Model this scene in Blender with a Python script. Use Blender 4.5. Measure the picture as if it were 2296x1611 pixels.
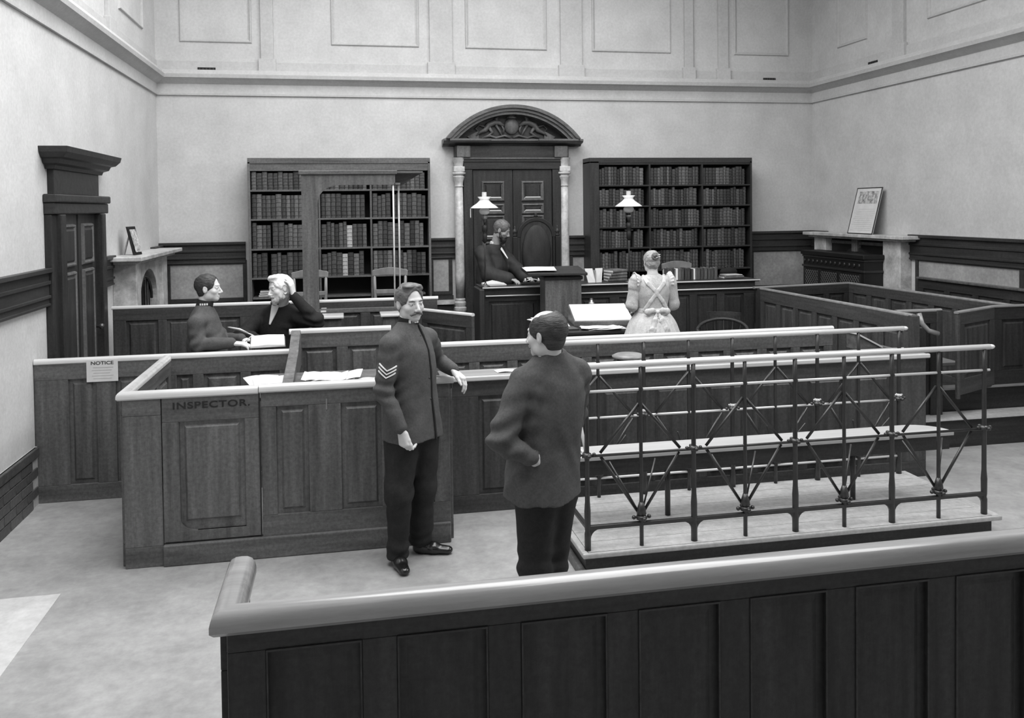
import bpy, math, random
import numpy as np
from mathutils import Vector, Matrix

for o in list(bpy.data.objects): bpy.data.objects.remove(o)
SC = bpy.context.scene
COL = SC.collection
random.seed(7)
PI = math.pi

# ------------------------------------------------------------------ camera
def cam_setup():
    f, yaw, pitch, roll, cy, H = 1926.04, 0.193945, -0.0255226, -0.01198, 513.9, 2.22
    F = Vector((math.sin(yaw)*math.cos(pitch), math.cos(yaw)*math.cos(pitch), math.sin(pitch)))
    r = Vector((math.cos(yaw), -math.sin(yaw), 0)); u = r.cross(F)
    R_ = r*math.cos(roll)+u*math.sin(roll); U_ = -r*math.sin(roll)+u*math.cos(roll)
    cd = bpy.data.cameras.new('camera'); co = bpy.data.objects.new('camera', cd); COL.objects.link(co)
    M = Matrix((R_, U_, -F)).transposed().to_4x4(); M.translation = Vector((0, 0, H)); co.matrix_world = M
    cd.sensor_fit = 'HORIZONTAL'; cd.sensor_width = 36; cd.lens = 36*f/2296
    cd.shift_x = 0; cd.shift_y = -(805.5-cy)/2296
    cd.clip_start = 0.05; cd.clip_end = 100
    SC.camera = co
cam_setup()

# ------------------------------------------------------------------ light and exposure
XL, XR, YB, YF, ZC = -2.33, 6.884, 11.733, -2.2, 6.3      # room planes
SKY = (-1.7, 3.7, 1.2, 10.0)                              # skylight opening x0,x1,y0,y1
w = bpy.data.worlds.new('sky'); SC.world = w; w.use_nodes = True
w.node_tree.nodes['Background'].inputs[0].default_value = (0.8, 0.8, 0.8, 1)
w.node_tree.nodes['Background'].inputs[1].default_value = 0.6
def area(name, loc, sx, sy, power, rot=(0, 0, 0)):
    ld = bpy.data.lights.new(name, 'AREA'); ld.shape = 'RECTANGLE'; ld.size = sx; ld.size_y = sy; ld.energy = power
    lo = bpy.data.objects.new(name, ld); COL.objects.link(lo); lo.location = loc; lo.rotation_euler = rot
    return lo
area('skylight_daylight', ((SKY[0]+SKY[1])/2, (SKY[2]+SKY[3])/2, ZC+0.55), SKY[1]-SKY[0]-.2, SKY[3]-SKY[2]-.2, 720)
area('added_side_fill', (XR-.12, 4.6, 5.15), 1.3, 2.2, 230, (0, math.radians(72), 0))  # added fill lamp high on the right, out of view, brightening the left wall
SC.view_settings.view_transform = 'Standard'; SC.view_settings.look = 'None'
SC.view_settings.gamma = 1; SC.view_settings.use_curve_mapping = False
SC.view_settings.exposure = 0.17

# ------------------------------------------------------------------ materials (all neutral greys: a monochrome photograph)
MATS = {}
def mat(name, lo, hi=None, rough=0.6, scale=(6, 6, 6), detail=5, bump=0.0, spec=0.5, coat=0.0, vary=0.0, metal=0.0, nscale=1.0, contrast=(0.3, 0.7), mottle=None):
    if name in MATS: return MATS[name]
    hi = lo if hi is None else hi
    m = bpy.data.materials.new(name); m.use_nodes = True
    nt = m.node_tree; N = nt.nodes; Lk = nt.links; b = N['Principled BSDF']
    b.inputs['Roughness'].default_value = rough; b.inputs['Metallic'].default_value = metal
    b.inputs['Specular IOR Level'].default_value = spec
    b.inputs['Coat Weight'].default_value = coat; b.inputs['Coat Roughness'].default_value = 0.15
    tc = N.new('ShaderNodeTexCoord'); mp = N.new('ShaderNodeMapping'); mp.inputs['Scale'].default_value = scale
    Lk.new(tc.outputs['Object'], mp.inputs['Vector'])
    n = N.new('ShaderNodeTexNoise'); n.inputs['Scale'].default_value = nscale; n.inputs['Detail'].default_value = detail; n.inputs['Roughness'].default_value = 0.65
    Lk.new(mp.outputs[0], n.inputs['Vector'])
    r = N.new('ShaderNodeValToRGB'); e = r.color_ramp.elements
    e[0].position, e[1].position = contrast
    e[0].color = (lo, lo, lo, 1); e[1].color = (hi, hi, hi, 1)
    Lk.new(n.outputs['Fac'], r.inputs[0])
    out = r.outputs[0]
    if vary:
        oi = N.new('ShaderNodeObjectInfo'); mr = N.new('ShaderNodeMapRange')
        mr.inputs['To Min'].default_value = 1-vary; mr.inputs['To Max'].default_value = 1+vary
        Lk.new(oi.outputs['Random'], mr.inputs['Value'])
        mm = N.new('ShaderNodeVectorMath'); mm.operation = 'SCALE'
        Lk.new(out, mm.inputs[0]); Lk.new(mr.outputs[0], mm.inputs['Scale']); out = mm.outputs[0]
    if mottle is None: mottle = (0.16, 45) if 'oak' in name or name in ('dado_wood', 'brick') else ((0.05, 30) if 'plaster' in name else ((0.07, 16) if 'floor' in name else (0.10, 28) if name in ('board_light', 'marble', 'dado_panel') else ((0.10, 90) if 'uniform' in name or 'cloth' in name or 'robe' in name else 0)))
    if mottle:      # fine blotchy wear
        n2 = N.new('ShaderNodeTexNoise'); n2.inputs['Scale'].default_value = mottle[1]; n2.inputs['Detail'].default_value = 3; n2.inputs['Roughness'].default_value = 0.7
        Lk.new(tc.outputs['Object'], n2.inputs['Vector'])
        m2 = N.new('ShaderNodeMapRange'); m2.inputs['From Min'].default_value = 0.3; m2.inputs['From Max'].default_value = 0.7
        m2.inputs['To Min'].default_value = 1-mottle[0]*1.6; m2.inputs['To Max'].default_value = 1+mottle[0]*1.6; Lk.new(n2.outputs['Fac'], m2.inputs['Value'])
        m3 = N.new('ShaderNodeVectorMath'); m3.operation = 'SCALE'; Lk.new(out, m3.inputs[0]); Lk.new(m2.outputs[0], m3.inputs['Scale']); out = m3.outputs[0]
    Lk.new(out, b.inputs['Base Color'])
    if bump:
        bp = N.new('ShaderNodeBump'); bp.inputs['Strength'].default_value = bump; bp.inputs['Distance'].default_value = 0.01
        Lk.new(n.outputs['Fac'], bp.inputs['Height']); Lk.new(bp.outputs[0], b.inputs['Normal'])
    MATS[name] = m
    return m
G = lambda s: ((s/255+.055)/1.055)**2.4 if s > 10 else s/255/12.92
mat('plaster', 0.50, 0.60, 0.9, (2.2, 2.2, 2.2), 8, 0.15, 0.2)
mat('plaster_upper', 0.46, 0.54, 0.9, (2.2, 2.2, 2.2), 8, 0.1, 0.2)
mat('dado_panel', 0.26, 0.40, 0.8, (3, 3, 3), 8, 0.1, 0.3)
mat('dado_wood', 0.022, 0.045, 0.45, (1.5, 1.5, 14), 5, 0.12, 0.4)
mat('oak_v', 0.062, 0.150, 0.42, (16, 16, 1.3), 6, 0.25, 0.4, vary=0.12)
mat('mid_oak_v', 0.034, 0.085, 0.42, (16, 16, 1.3), 6, 0.25, 0.4, vary=0.12)
mat('mid_oak_h', 0.034, 0.080, 0.42, (1.3, 16, 16), 6, 0.25, 0.4, vary=0.10)
mat('oak_h', 0.062, 0.145, 0.42, (1.3, 16, 16), 6, 0.25, 0.4, vary=0.10)
mat('dark_oak_v', 0.018, 0.042, 0.45, (18, 18, 1.6), 6, 0.2, 0.35, vary=0.1)
mat('dark_oak_h', 0.018, 0.042, 0.45, (1.6, 18, 18), 6, 0.2, 0.35, vary=0.1)
mat('handrail', 0.50, 0.68, 0.24, (1.5, 14, 14), 6, 0.08, 0.6, coat=0.5)  # base colour lightened to hold the skylight's sheen on the rail tops
mat('handrail_dark', 0.17, 0.28, 0.22, (1.5, 14, 14), 6, 0.08, 0.6, coat=0.5)  # same skylight sheen put into a darker rail base
mat('rail_dim', 0.16, 0.28, 0.3, (1.5, 14, 14), 6, 0.08, 0.5, coat=0.3)
mat('groove', 0.008, 0.012, 0.8)
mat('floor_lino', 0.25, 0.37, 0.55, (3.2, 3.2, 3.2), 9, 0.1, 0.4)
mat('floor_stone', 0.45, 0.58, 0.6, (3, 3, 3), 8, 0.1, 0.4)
mat('shelf_wood', 0.20, 0.30, 0.5, (1.2, 12, 12), 7, 0.1, 0.4)
mat('board_light', 0.36, 0.50, 0.5, (1.2, 12, 12), 7, 0.1, 0.4)
mat('bench_top', 0.36, 0.48, 0.35, (1.2, 10, 10), 6, 0.05, 0.5)
mat('fore_oak_v', 0.016, 0.036, 0.45, (18, 18, 1.6), 6, 0.2, 0.3, vary=0.08)  # oak darkened in its colour for the unlit front of the barrier
mat('fore_oak_h', 0.016, 0.036, 0.45, (1.6, 18, 18), 6, 0.2, 0.3, vary=0.08)  # same oak with the unlit-side shade in its colour, grain lying flat
mat('iron', 0.018, 0.030, 0.35, (20, 20, 20), 4, 0.15, 0.6)
mat('polished_rail', 0.60, 0.72, 0.22, (2, 20, 20), 4, 0.05, 0.8, coat=0.5)  # pale base colour with the rails' bright sheen put into it
mat('brick', 0.050, 0.085, 0.5, (12, 12, 12), 6, 0.3, 0.4, vary=0.2)
mat('mortar', 0.32, 0.42, 0.9, (20, 20, 20))
mat('marble', 0.34, 0.60, 0.4, (5, 5, 5), 9, 0.0, 0.5, contrast=(0.35, 0.6))
mat('black', 0.006, 0.010, 0.5)
mat('black_void', 0.004, 0.006, 0.9)
mat('uniform', 0.064, 0.090, 0.85, (14, 14, 14), 4, 0.25, 0.25)
mat('uniform_dark', 0.018, 0.028, 0.85, (14, 14, 14), 4, 0.25, 0.25)
mat('black_cloth', 0.010, 0.018, 0.85, (50, 50, 50), 4, 0.2, 0.25)
mat('robe', 0.016, 0.034, 0.7, (14, 14, 4), 5, 0.3, 0.35)
mat('white_cloth', 0.40, 0.52, 0.85, (30, 30, 30), 5, 0.3, 0.2)
mat('apron_cloth', 0.52, 0.64, 0.85, (30, 30, 30), 5, 0.2, 0.2)
mat('skin', 0.54, 0.62, 0.55, (25, 25, 25), 4, 0.05, 0.4)
mat('skin_dark', 0.30, 0.38, 0.55, (25, 25, 25), 4, 0.05, 0.4)
mat('lips', 0.20, 0.22, 0.5)
mat('hair_dark', 0.012, 0.050, 0.5, (30, 30, 110), 4, 0.6, 0.5)
mat('hair_mid', 0.05, 0.18, 0.5, (30, 30, 110), 4, 0.6, 0.5)
mat('hair_fair', 0.22, 0.42, 0.5, (30, 30, 110), 4, 0.6, 0.5)
mat('hair_white', 0.60, 0.80, 0.6, (30, 30, 110), 4, 0.6, 0.4)
mat('beard_grey', 0.28, 0.52, 0.7, (40, 40, 90), 4, 0.6, 0.3)
mat('eye_white', 0.55, 0.6, 0.3); mat('eye_dark', 0.01, 0.015, 0.2)
mat('leather', 0.008, 0.014, 0.22, (20, 20, 20), 4, 0.1, 0.7)
mat('paper', 0.60, 0.70, 0.8, (9, 9, 9), 4)
mat('ink', 0.03, 0.05, 0.8)
mat('ink_faint', 0.30, 0.38, 0.8)
mat('white_trim', 0.75, 0.82, 0.6)
mat('opal_glass', 0.78, 0.86, 0.18, spec=0.6, coat=0.4)
mat('brass', 0.07, 0.12, 0.3, metal=0.6)
mat('chair_wood', 0.16, 0.28, 0.35, (10, 10, 3), 5, 0.1, 0.5)
for i, (a, b_) in enumerate([(0.022, 0.055), (0.045, 0.11), (0.07, 0.15), (0.03, 0.08)]):
    mat('book_%s' % 'abcd'[i], a, b_, 0.55, (40, 40, 12), 4, 0.2, 0.4, vary=0.3)
mat('book_light', 0.32, 0.48, 0.6, (30, 30, 30))
mat('gilt', 0.12, 0.2, 0.4)
mat('dark_recess', 0.010, 0.016, 0.8)
mat('engraving', 0.14, 0.62, 0.8, (26, 26, 26), 10, contrast=(0.35, 0.62))
mat('glass_pane', 0.8, 0.8, 0.3)
mat('steel', 0.3, 0.36, 0.3, metal=0.7)

# ------------------------------------------------------------------ mesh helpers
class MB:
    def __init__(s): s.v = []; s.f = []
    def add(s, vs, fs):
        n = len(s.v); s.v += [tuple(p) for p in vs]; s.f += [tuple(i+n for i in f) for f in fs]; return s
    def box(s, x0, x1, y0, y1, z0, z1):
        if x1 < x0: x0, x1 = x1, x0
        if y1 < y0: y0, y1 = y1, y0
        if z1 < z0: z0, z1 = z1, z0
        return s.add([(x0,y0,z0),(x1,y0,z0),(x1,y1,z0),(x0,y1,z0),(x0,y0,z1),(x1,y0,z1),(x1,y1,z1),(x0,y1,z1)],
            [(0,3,2,1),(4,5,6,7),(0,1,5,4),(1,2,6,5),(2,3,7,6),(3,0,4,7)])
    def hexa(s, pts):     # 8 points, bottom 4 then top 4
        return s.add(pts, [(0,3,2,1),(4,5,6,7),(0,1,5,4),(1,2,6,5),(2,3,7,6),(3,0,4,7)])
    def frust(s, x0, x1, z0, z1, ya, yb, inset):   # raised field whose face at yb is inset, base at ya (local XZ panel)
        i = inset
        p = [(x0,ya,z0),(x1,ya,z0),(x1,ya,z1),(x0,ya,z1),(x0+i,yb,z0+i),(x1-i,yb,z0+i),(x1-i,yb,z1-i),(x0+i,yb,z1-i)]
        f = [(0,1,2,3),(4,7,6,5),(0,4,5,1),(1,5,6,2),(2,6,7,3),(3,7,4,0)]
        if yb < ya: f = [tuple(reversed(t)) for t in f]
        return s.add(p, f)
    def extrude(s, prof, axis, a, b):    # closed profile of 2-D points extruded along axis
        n = len(prof)
        def P(t, c): return {'x': (c, t[0], t[1]), 'y': (t[0], c, t[1]), 'z': (t[0], t[1], c)}[axis]
        vs = [P(t, a) for t in prof]+[P(t, b) for t in prof]
        fs = [(i, (i+1) % n, n+(i+1) % n, n+i) for i in range(n)]+[tuple(range(n))[::-1], tuple(range(n, 2*n))]
        return s.add(vs, fs)
    def tube(s, a, b, r0, r1=None, n=10, cap=True):
        r1 = r0 if r1 is None else r1
        a = Vector(a); b = Vector(b); d = (b-a).normalized()
        u = d.orthogonal().normalized(); v = d.cross(u)
        vs = [a+(u*math.cos(2*PI*i/n)+v*math.sin(2*PI*i/n))*r0 for i in range(n)]+[b+(u*math.cos(2*PI*i/n)+v*math.sin(2*PI*i/n))*r1 for i in range(n)]
        fs = [(i, (i+1) % n, n+(i+1) % n, n+i) for i in range(n)]
        if cap: fs += [tuple(range(n))[::-1], tuple(range(n, 2*n))]
        return s.add(vs, fs)
    def path(s, pts, r, n=8):
        pts = [Vector(p) for p in pts]; rs = r if isinstance(r, (list, tuple)) else [r]*len(pts)
        base = len(s.v); prev = None
        for i, p in enumerate(pts):
            d = (pts[min(i+1, len(pts)-1)]-pts[max(i-1, 0)]).normalized()
            u = d.orthogonal().normalized() if prev is None else (prev-d*prev.dot(d)).normalized()
            prev = u; v = d.cross(u)
            s.v += [tuple(p+(u*math.cos(2*PI*k/n)+v*math.sin(2*PI*k/n))*rs[i]) for k in range(n)]
        for i in range(len(pts)-1):
            for k in range(n):
                a = base+i*n+k; b = base+i*n+(k+1) % n
                s.f.append((a, b, b+n, a+n))
        s.f.append(tuple(base+k for k in range(n))[::-1]); s.f.append(tuple(base+(len(pts)-1)*n+k for k in range(n)))
        return s
    def lathe(s, prof, cx=0, cy=0, n=20, cap=True):     # prof: (r,z) bottom to top
        base = len(s.v); m = len(prof)
        for r, z in prof: s.v += [(cx+r*math.cos(2*PI*k/n), cy+r*math.sin(2*PI*k/n), z) for k in range(n)]
        for i in range(m-1):
            for k in range(n):
                a = base+i*n+k; b = base+i*n+(k+1) % n; s.f.append((a, b, b+n, a+n))
        if cap:
            s.f.append(tuple(base+k for k in range(n))[::-1]); s.f.append(tuple(base+(m-1)*n+k for k in range(n)))
        return s
    def ball(s, c, r, n=10, m=7):
        r = r if isinstance(r, (tuple, list)) else (r, r, r)
        base = len(s.v)
        s.v.append((c[0], c[1], c[2]-r[2]))
        for i in range(1, m):
            t = -PI/2+PI*i/m
            s.v += [(c[0]+r[0]*math.cos(t)*math.cos(2*PI*k/n), c[1]+r[1]*math.cos(t)*math.sin(2*PI*k/n), c[2]+r[2]*math.sin(t)) for k in range(n)]
        s.v.append((c[0], c[1], c[2]+r[2])); top = len(s.v)-1
        for k in range(n): s.f.append((base, base+1+(k+1) % n, base+1+k))
        for i in range(m-2):
            for k in range(n):
                a = base+1+i*n+k; b = base+1+i*n+(k+1) % n; s.f.append((a, b, b+n, a+n))
        for k in range(n): s.f.append((base+1+(m-2)*n+k, base+1+(m-2)*n+(k+1) % n, top))
        return s
    def xf(s, fn): s.v = [tuple(fn(Vector(p))) for p in s.v]; return s
    def build(s, name, m, parent=None, loc=None, smooth=False, bevel=0, kind=None, auto=False):
        me = bpy.data.meshes.new(name); me.from_pydata(s.v, [], s.f); me.update()
        me.materials.append(MATS[m])
        if smooth: me.polygons.foreach_set('use_smooth', [True]*len(me.polygons))
        o = bpy.data.objects.new(name, me); COL.objects.link(o)
        if parent is not None: o.parent = parent
        if loc is not None: o.location = loc
        if bevel:
            b = o.modifiers.new('b', 'BEVEL'); b.width = bevel; b.segments = 2; b.limit_method = 'ANGLE'; b.angle_limit = math.radians(40)
        if kind: o['kind'] = kind
        if auto: smooth_by_angle(me)
        return o
def smooth_by_angle(me, ang=35):
    me.polygons.foreach_set('use_smooth', [True]*len(me.polygons))
    me.set_sharp_from_angle(angle=math.radians(ang))
def sweep(path, prof, closed=False):
    """mitred sweep in plan: path of (x,y); prof of (offset to the left of travel, z)"""
    P = [Vector(p) for p in path]; n = len(P); m = len(prof); mb = MB()
    for i, p in enumerate(P):
        d0 = (p-P[i-1]).normalized() if (i > 0 or closed) else None
        d1 = (P[(i+1) % n]-p).normalized() if (i < n-1 or closed) else None
        if d0 is None: d0 = d1
        if d1 is None: d1 = d0
        n0 = Vector((-d0.y, d0.x)); n1 = Vector((-d1.y, d1.x)); b = (n0+n1).normalized(); k = 1/max(0.3, b.dot(n0))
        for off, z in prof: mb.v.append((p.x+b.x*off*k, p.y+b.y*off*k, z))
    for i in range(n if closed else n-1):
        for k in range(m):
            a = i*m+k; b = i*m+(k+1) % m; c = ((i+1) % n)*m
            mb.f.append((a, c+k, c+(k+1) % m, b))
    if not closed: mb.f.append(tuple(range(m))); mb.f.append(tuple((n-1)*m+k for k in range(m))[::-1])
    return mb
def tag(o, label=None, cat=None, group=None, kind=None):
    if label: o['label'] = label
    if cat: o['category'] = cat
    if group: o['group'] = group
    if kind: o['kind'] = kind
    return o
def thing(name, label, cat, loc=(0, 0, 0), rz=0, group=None):
    o = bpy.data.objects.new(name, None); COL.objects.link(o); o.location = loc; o.rotation_euler = (0, 0, rz)
    o.empty_display_size = 0.1
    return tag(o, label, cat, group)
def struct(name, mb, m, **k):
    o = mb.build(name, m, **k); o['kind'] = 'structure'; return o
def dup_tree(o, parent=None):
    c = o.copy(); COL.objects.link(c); c.parent = parent
    for ch in o.children: dup_tree(ch, c)
    return c
def arc(cx, cz, r, a0, a1, n): return [(cx+r*math.cos(a0+(a1-a0)*i/n), cz+r*math.sin(a0+(a1-a0)*i/n)) for i in range(n+1)]
# ------------------------------------------------------------------ room shell
T = 0.25
struct('floor', MB().box(XL-T, XR+T, YF-T, YB+T, -0.12, 0), 'floor_lino')
# the paler stone floor past the linoleum's edge at the lower left, as thin slabs let flush on top of the screed
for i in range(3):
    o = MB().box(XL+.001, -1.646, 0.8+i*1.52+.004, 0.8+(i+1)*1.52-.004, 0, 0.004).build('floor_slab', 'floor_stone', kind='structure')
# a lighter wear runner of laid boards by the box end
struct('wall_left', MB().box(XL-T, XL, YF-T, YB+T, 0, ZC), 'plaster')
struct('wall_right', MB().box(XR, XR+T, YF-T, YB+T, 0, ZC), 'plaster')
WB = struct('wall_back', MB().box(XL, XR, YB, YB+T, 0, ZC), 'plaster')
struct('wall_front', MB().box(XL, XR, YF-T, YF, 0, ZC), 'plaster')
sx0, sx1, sy0, sy1 = SKY
c = MB(); c.box(XL-T, sx0, YF-T, YB+T, ZC, ZC+.2); c.box(sx1, XR+T, YF-T, YB+T, ZC, ZC+.2)
c.box(sx0, sx1, YF-T, sy0, ZC, ZC+.2); c.box(sx0, sx1, sy1, YB+T, ZC, ZC+.2)
struct('ceiling', c, 'plaster_upper')
c = MB(); c.box(sx0-.06, sx0, sy0, sy1, ZC, ZC+.8); c.box(sx1, sx1+.06, sy0, sy1, ZC, ZC+.8); c.box(sx0-.06, sx1+.06, sy0-.06, sy0, ZC, ZC+.8); c.box(sx0-.06, sx1+.06, sy1, sy1+.06, ZC, ZC+.8)
SL = struct('window_1', c, 'plaster_upper')
w2 = MB()  # added frame around the side fill lamp; no window is seen here
for (y0, y1, z0, z1) in ((3.35, 3.45, 4.4, 5.9), (5.75, 5.85, 4.4, 5.9), (3.35, 5.85, 4.35, 4.45), (3.35, 5.85, 5.85, 5.95)): w2.box(XR-.10, XR-.002, y0, y1, z0, z1)
W2 = struct('added_window', w2, 'white_trim')
for y in (4.15, 4.95): MB().box(XR-.06, XR-.03, y, y+.03, 4.45, 5.85).build('glazing_bar', 'white_trim', W2)
MB().box(XR-.04, XR-.035, 3.45, 5.75, 4.45, 5.85).build('pane', 'opal_glass', W2)
for i in range(1, 6): MB().box(sx0+(sx1-sx0)*i/6-.02, sx0+(sx1-sx0)*i/6+.02, sy0, sy1, ZC+.6, ZC+.66).build('glazing_bar', 'white_trim', SL)

# cornice round the three walls
CP = [(0,3.715),(.028,3.715),(.030,3.738),(.012,3.745),(.014,3.86),(.035,3.875),(.075,3.895),(.105,3.925),(.125,3.93),(.135,3.972),(.112,3.982),(.10,4.015),(.085,4.035),(0,4.035)]
CP = [(-a, b) for a, b in CP]   # path runs with the room on its right
struct('trim_1', sweep([(XL, YF), (XL, YB), (XR, YB), (XR, YF)], CP), 'plaster_upper', auto=True)
# upper zone: plinth course, pilasters and sunk panels
struct('trim_2', sweep([(XL, YF), (XL, YB), (XR, YB), (XR, YF)], [(0,4.03),(-.022,4.03),(-.022,4.155),(-.012,4.165),(0,4.165)]), 'plaster_upper')
def wall_panel(frame, a0, a1, z0, z1):
    """picture-frame moulding round a sunk panel; frame maps (along, out, z)"""
    mb = MB(); w_ = .05; prof = [(0, 0), (.010, .022), (.022, .024), (.036, .010), (w_, .004), (w_, 0)]
    c4 = [(a0, z0), (a1, z0), (a1, z1), (a0, z1)]; cx = (a0+a1)/2; cz = (z0+z1)/2; m = len(prof)
    for (a, z) in c4:
        sx = 1 if a < cx else -1; sz = 1 if z < cz else -1
        for t, h in prof: mb.v.append(frame(a+sx*t, h, z+sz*t))
    for i in range(4):
        for k in range(m):
            p = i*m+k; q = i*m+(k+1) % m; r = ((i+1) % 4)*m
            mb.f.append((p, r+k, r+(k+1) % m, q))
    return mb
fb = lambda a, h, z: (a, YB-h, z)
fl_ = lambda a, h, z: (XL+h, a, z)
fr_ = lambda a, h, z: (XR-h, a, z)
up = bpy.data.objects
for a0, a1 in [(-2.03, -1.13), (-.12, 1.05), (1.68, 2.83), (3.48, 4.66), (5.63, 6.50)]:
    wall_panel(fb, a0, a1, 4.40, 5.75).build('panel_moulding', 'plaster_upper', WB)
def pilaster(frame, a0, a1, par):
    mb = MB()
    for (z0, z1, e, d) in [(4.165, 6.0, 0, .045), (4.03, 4.20, .03, .06), (6.0, 6.3, .03, .07)]:
        mb.hexa([frame(a0-e, 0, z0), frame(a1+e, 0, z0), frame(a1+e, d, z0), frame(a0-e, d, z0), frame(a0-e, 0, z1), frame(a1+e, 0, z1), frame(a1+e, d, z1), frame(a0-e, d, z1)])
    mb.build('pilaster', 'plaster_upper', par, bevel=.004)
for a0, a1 in [(-1.02, -.86), (1.19, 1.50), (3.02, 3.33), (4.86, 4.99), (5.38, 5.53)]: pilaster(fb, a0, a1, WB)
WL_ = bpy.data.objects['wall_left']; WR_ = bpy.data.objects['wall_right']
for y0, y1 in [(9.9, 11.0), (7.4, 8.9), (5.0, 6.4), (2.6, 4.0)]:
    wall_panel(fl_, y0, y1, 4.40, 5.75).build('panel_moulding', 'plaster_upper', WL_)
for y0, y1 in [(10.35, 11.05), (7.9, 9.15), (6.1, 6.9)]:
    wall_panel(fr_, y0, y1, 4.40, 5.75).build('panel_moulding', 'plaster_upper', WR_)
for y in (9.35, 7.0, 4.5): pilaster(fl_, y, y+.22, WL_)
for y in (9.55, 7.25): pilaster(fr_, y, y+.22, WR_)
# air gratings just above the cornice
for (x0, x1, lab) in [(-1.81, -1.59, 'small grey slotted air grating above the cornice at the left'), (6.085, 6.28, 'small black air grating above the cornice near the right corner of the back wall')]:
    t = thing('air_grating', lab, 'vent', ((x0+x1)/2, YB-.03, 4.05), 0)
    hw = (x1-x0)/2; MB().box(-hw, hw, 0, .03, -.024, .024).build('grating_frame', 'dark_recess', t)
    for k in range(5): MB().box(-hw+.015+k*hw*.39, -hw+.03+k*hw*.39, -.006, 0, -.018, .018).build('slat', 'iron', t)
t = thing('air_grating', 'small air grating above the cornice on the right wall', 'vent', (XR-.03, 10.2, 4.06), PI/2)
MB().box(-.1, .1, -.03, .0, -.02, .02).build('grating_frame', 'dark_recess', t)
for k in range(5): MB().box(-.09+k*.04, -.075+k*.04, -.0, .006, -.016, .016).build('slat', 'iron', t)

# ------------------------------------------------------------------ dado
def dado(frame, a0, a1, z0, z1, name, low=None, panels=()):
    """dark wood band with cap and two mouldings"""
    mb = MB()
    def bx(p0, p1, q0, q1, d, par=mb): par.hexa([frame(p0, 0, q0), frame(p1, 0, q0), frame(p1, d, q0), frame(p0, d, q0), frame(p0, 0, q1), frame(p1, 0, q1), frame(p1, d, q1), frame(p0, d, q1)])
    bx(a0, a1, z0, z1-.02, .03); bx(a0, a1, z1-.035, z1, .06); bx(a0, a1, z1-.13, z1-.10, .045); bx(a0, a1, z0+.06, z0+.085, .045); bx(a0, a1, z0, z0+.02, .04)
    o = struct(name, mb, 'dado_wood', bevel=.004)
    for (p0, p1, q0, q1) in panels:
        m2 = MB(); fw = .05
        for (e0, e1, g0, g1) in [(p0-fw, p0, q0-fw, q1+fw), (p1, p1+fw, q0-fw, q1+fw), (p0, p1, q0-fw, q0), (p0, p1, q1, q1+fw)]: bx(e0, e1, g0, g1, .028, m2)
        m2.build('panel_frame', 'dado_wood', o, bevel=.004)
        m3 = MB(); bx(p0, p1, q0, q1, .010, m3); m3.build('panel', 'dado_panel', o)
    return o
dado(fb, XL, -1.26, 1.53, 1.81, 'trim_3', panels=[(-2.20, -1.30, 1.08, 1.52)])
dado(fb, 1.14, 1.50, 1.53, 1.81, 'trim_4', panels=[(1.20, 1.41, 1.08, 1.52)])
dado(fb, 3.08, 3.40, 1.53, 1.81, 'trim_5', panels=[(3.17, 3.38, 1.08, 1.51)])
dado(fb, 5.75, XR, 1.53, 1.82, 'trim_6', panels=[(5.92, 6.75, 1.02, 1.52)])
dado(fl_, 4.3, 7.395, 1.48, 1.78, 'trim_7')
dado(fl_, 9.0, 9.34, 1.48, 1.78, 'trim_8')
dado(fl_, 11.2, YB, 1.48, 1.78, 'trim_9')
dado(fr_, 4.6, 9.45, 1.52, 1.825, 'trim_10', panels=[(7.7, 9.30, 1.05, 1.51), (5.9, 7.6, 1.05, 1.51)])
dado(fr_, 11.3, YB, 1.52, 1.82, 'trim_11')
# below the dado rails on the back wall: dark boarding and a base moulding
mb = MB(); 
for (x0, x1) in [(XL, -1.26), (1.14, 1.47), (3.1, 3.4), (5.75, XR)]: mb.box(x0, x1, YB-.03, YB, 0, 1.02)
struct('baseboard_back', mb, 'dado_wood')
mb = MB()
for (x0, x1) in [(1.15, 1.49), (3.1, 3.4)]: mb.box(x0, x1, YB-.07, YB-.03, .90, .96)
struct('trim_12', mb, 'marble')

# glazed brick plinth at the foot of the left wall (single bricks)
BRK = struct('baseboard_left', MB().box(XL, XL+.016, 4.0, 7.5, 0, .44), 'mortar')
bm0 = None; L_, Hh = .225, .073
for r in range(5):
    off = 0 if r % 2 else -.1125
    y = 7.05+off
    while y > 4.05:
        y0 = max(4.02, y-L_+.008); 
        if y0 < y-.02:
            if bm0 is None or y > 7.06:
                m2 = MB().box(0, .026+random.random()*.003, -(L_-.008), 0, .004, Hh-.004)
                o = m2.build('brick', 'brick', BRK, loc=(XL, y, r*Hh), bevel=.003)
                if y < 7.06: bm0 = o
            else:
                o = bm0.copy(); COL.objects.link(o); o.location = (XL, y, r*Hh)
        y -= L_
struct('trim_13', MB().box(XL, XL+.036, 4.0, 7.06, 5*Hh+.005, .44), 'brick', bevel=.006)

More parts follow.
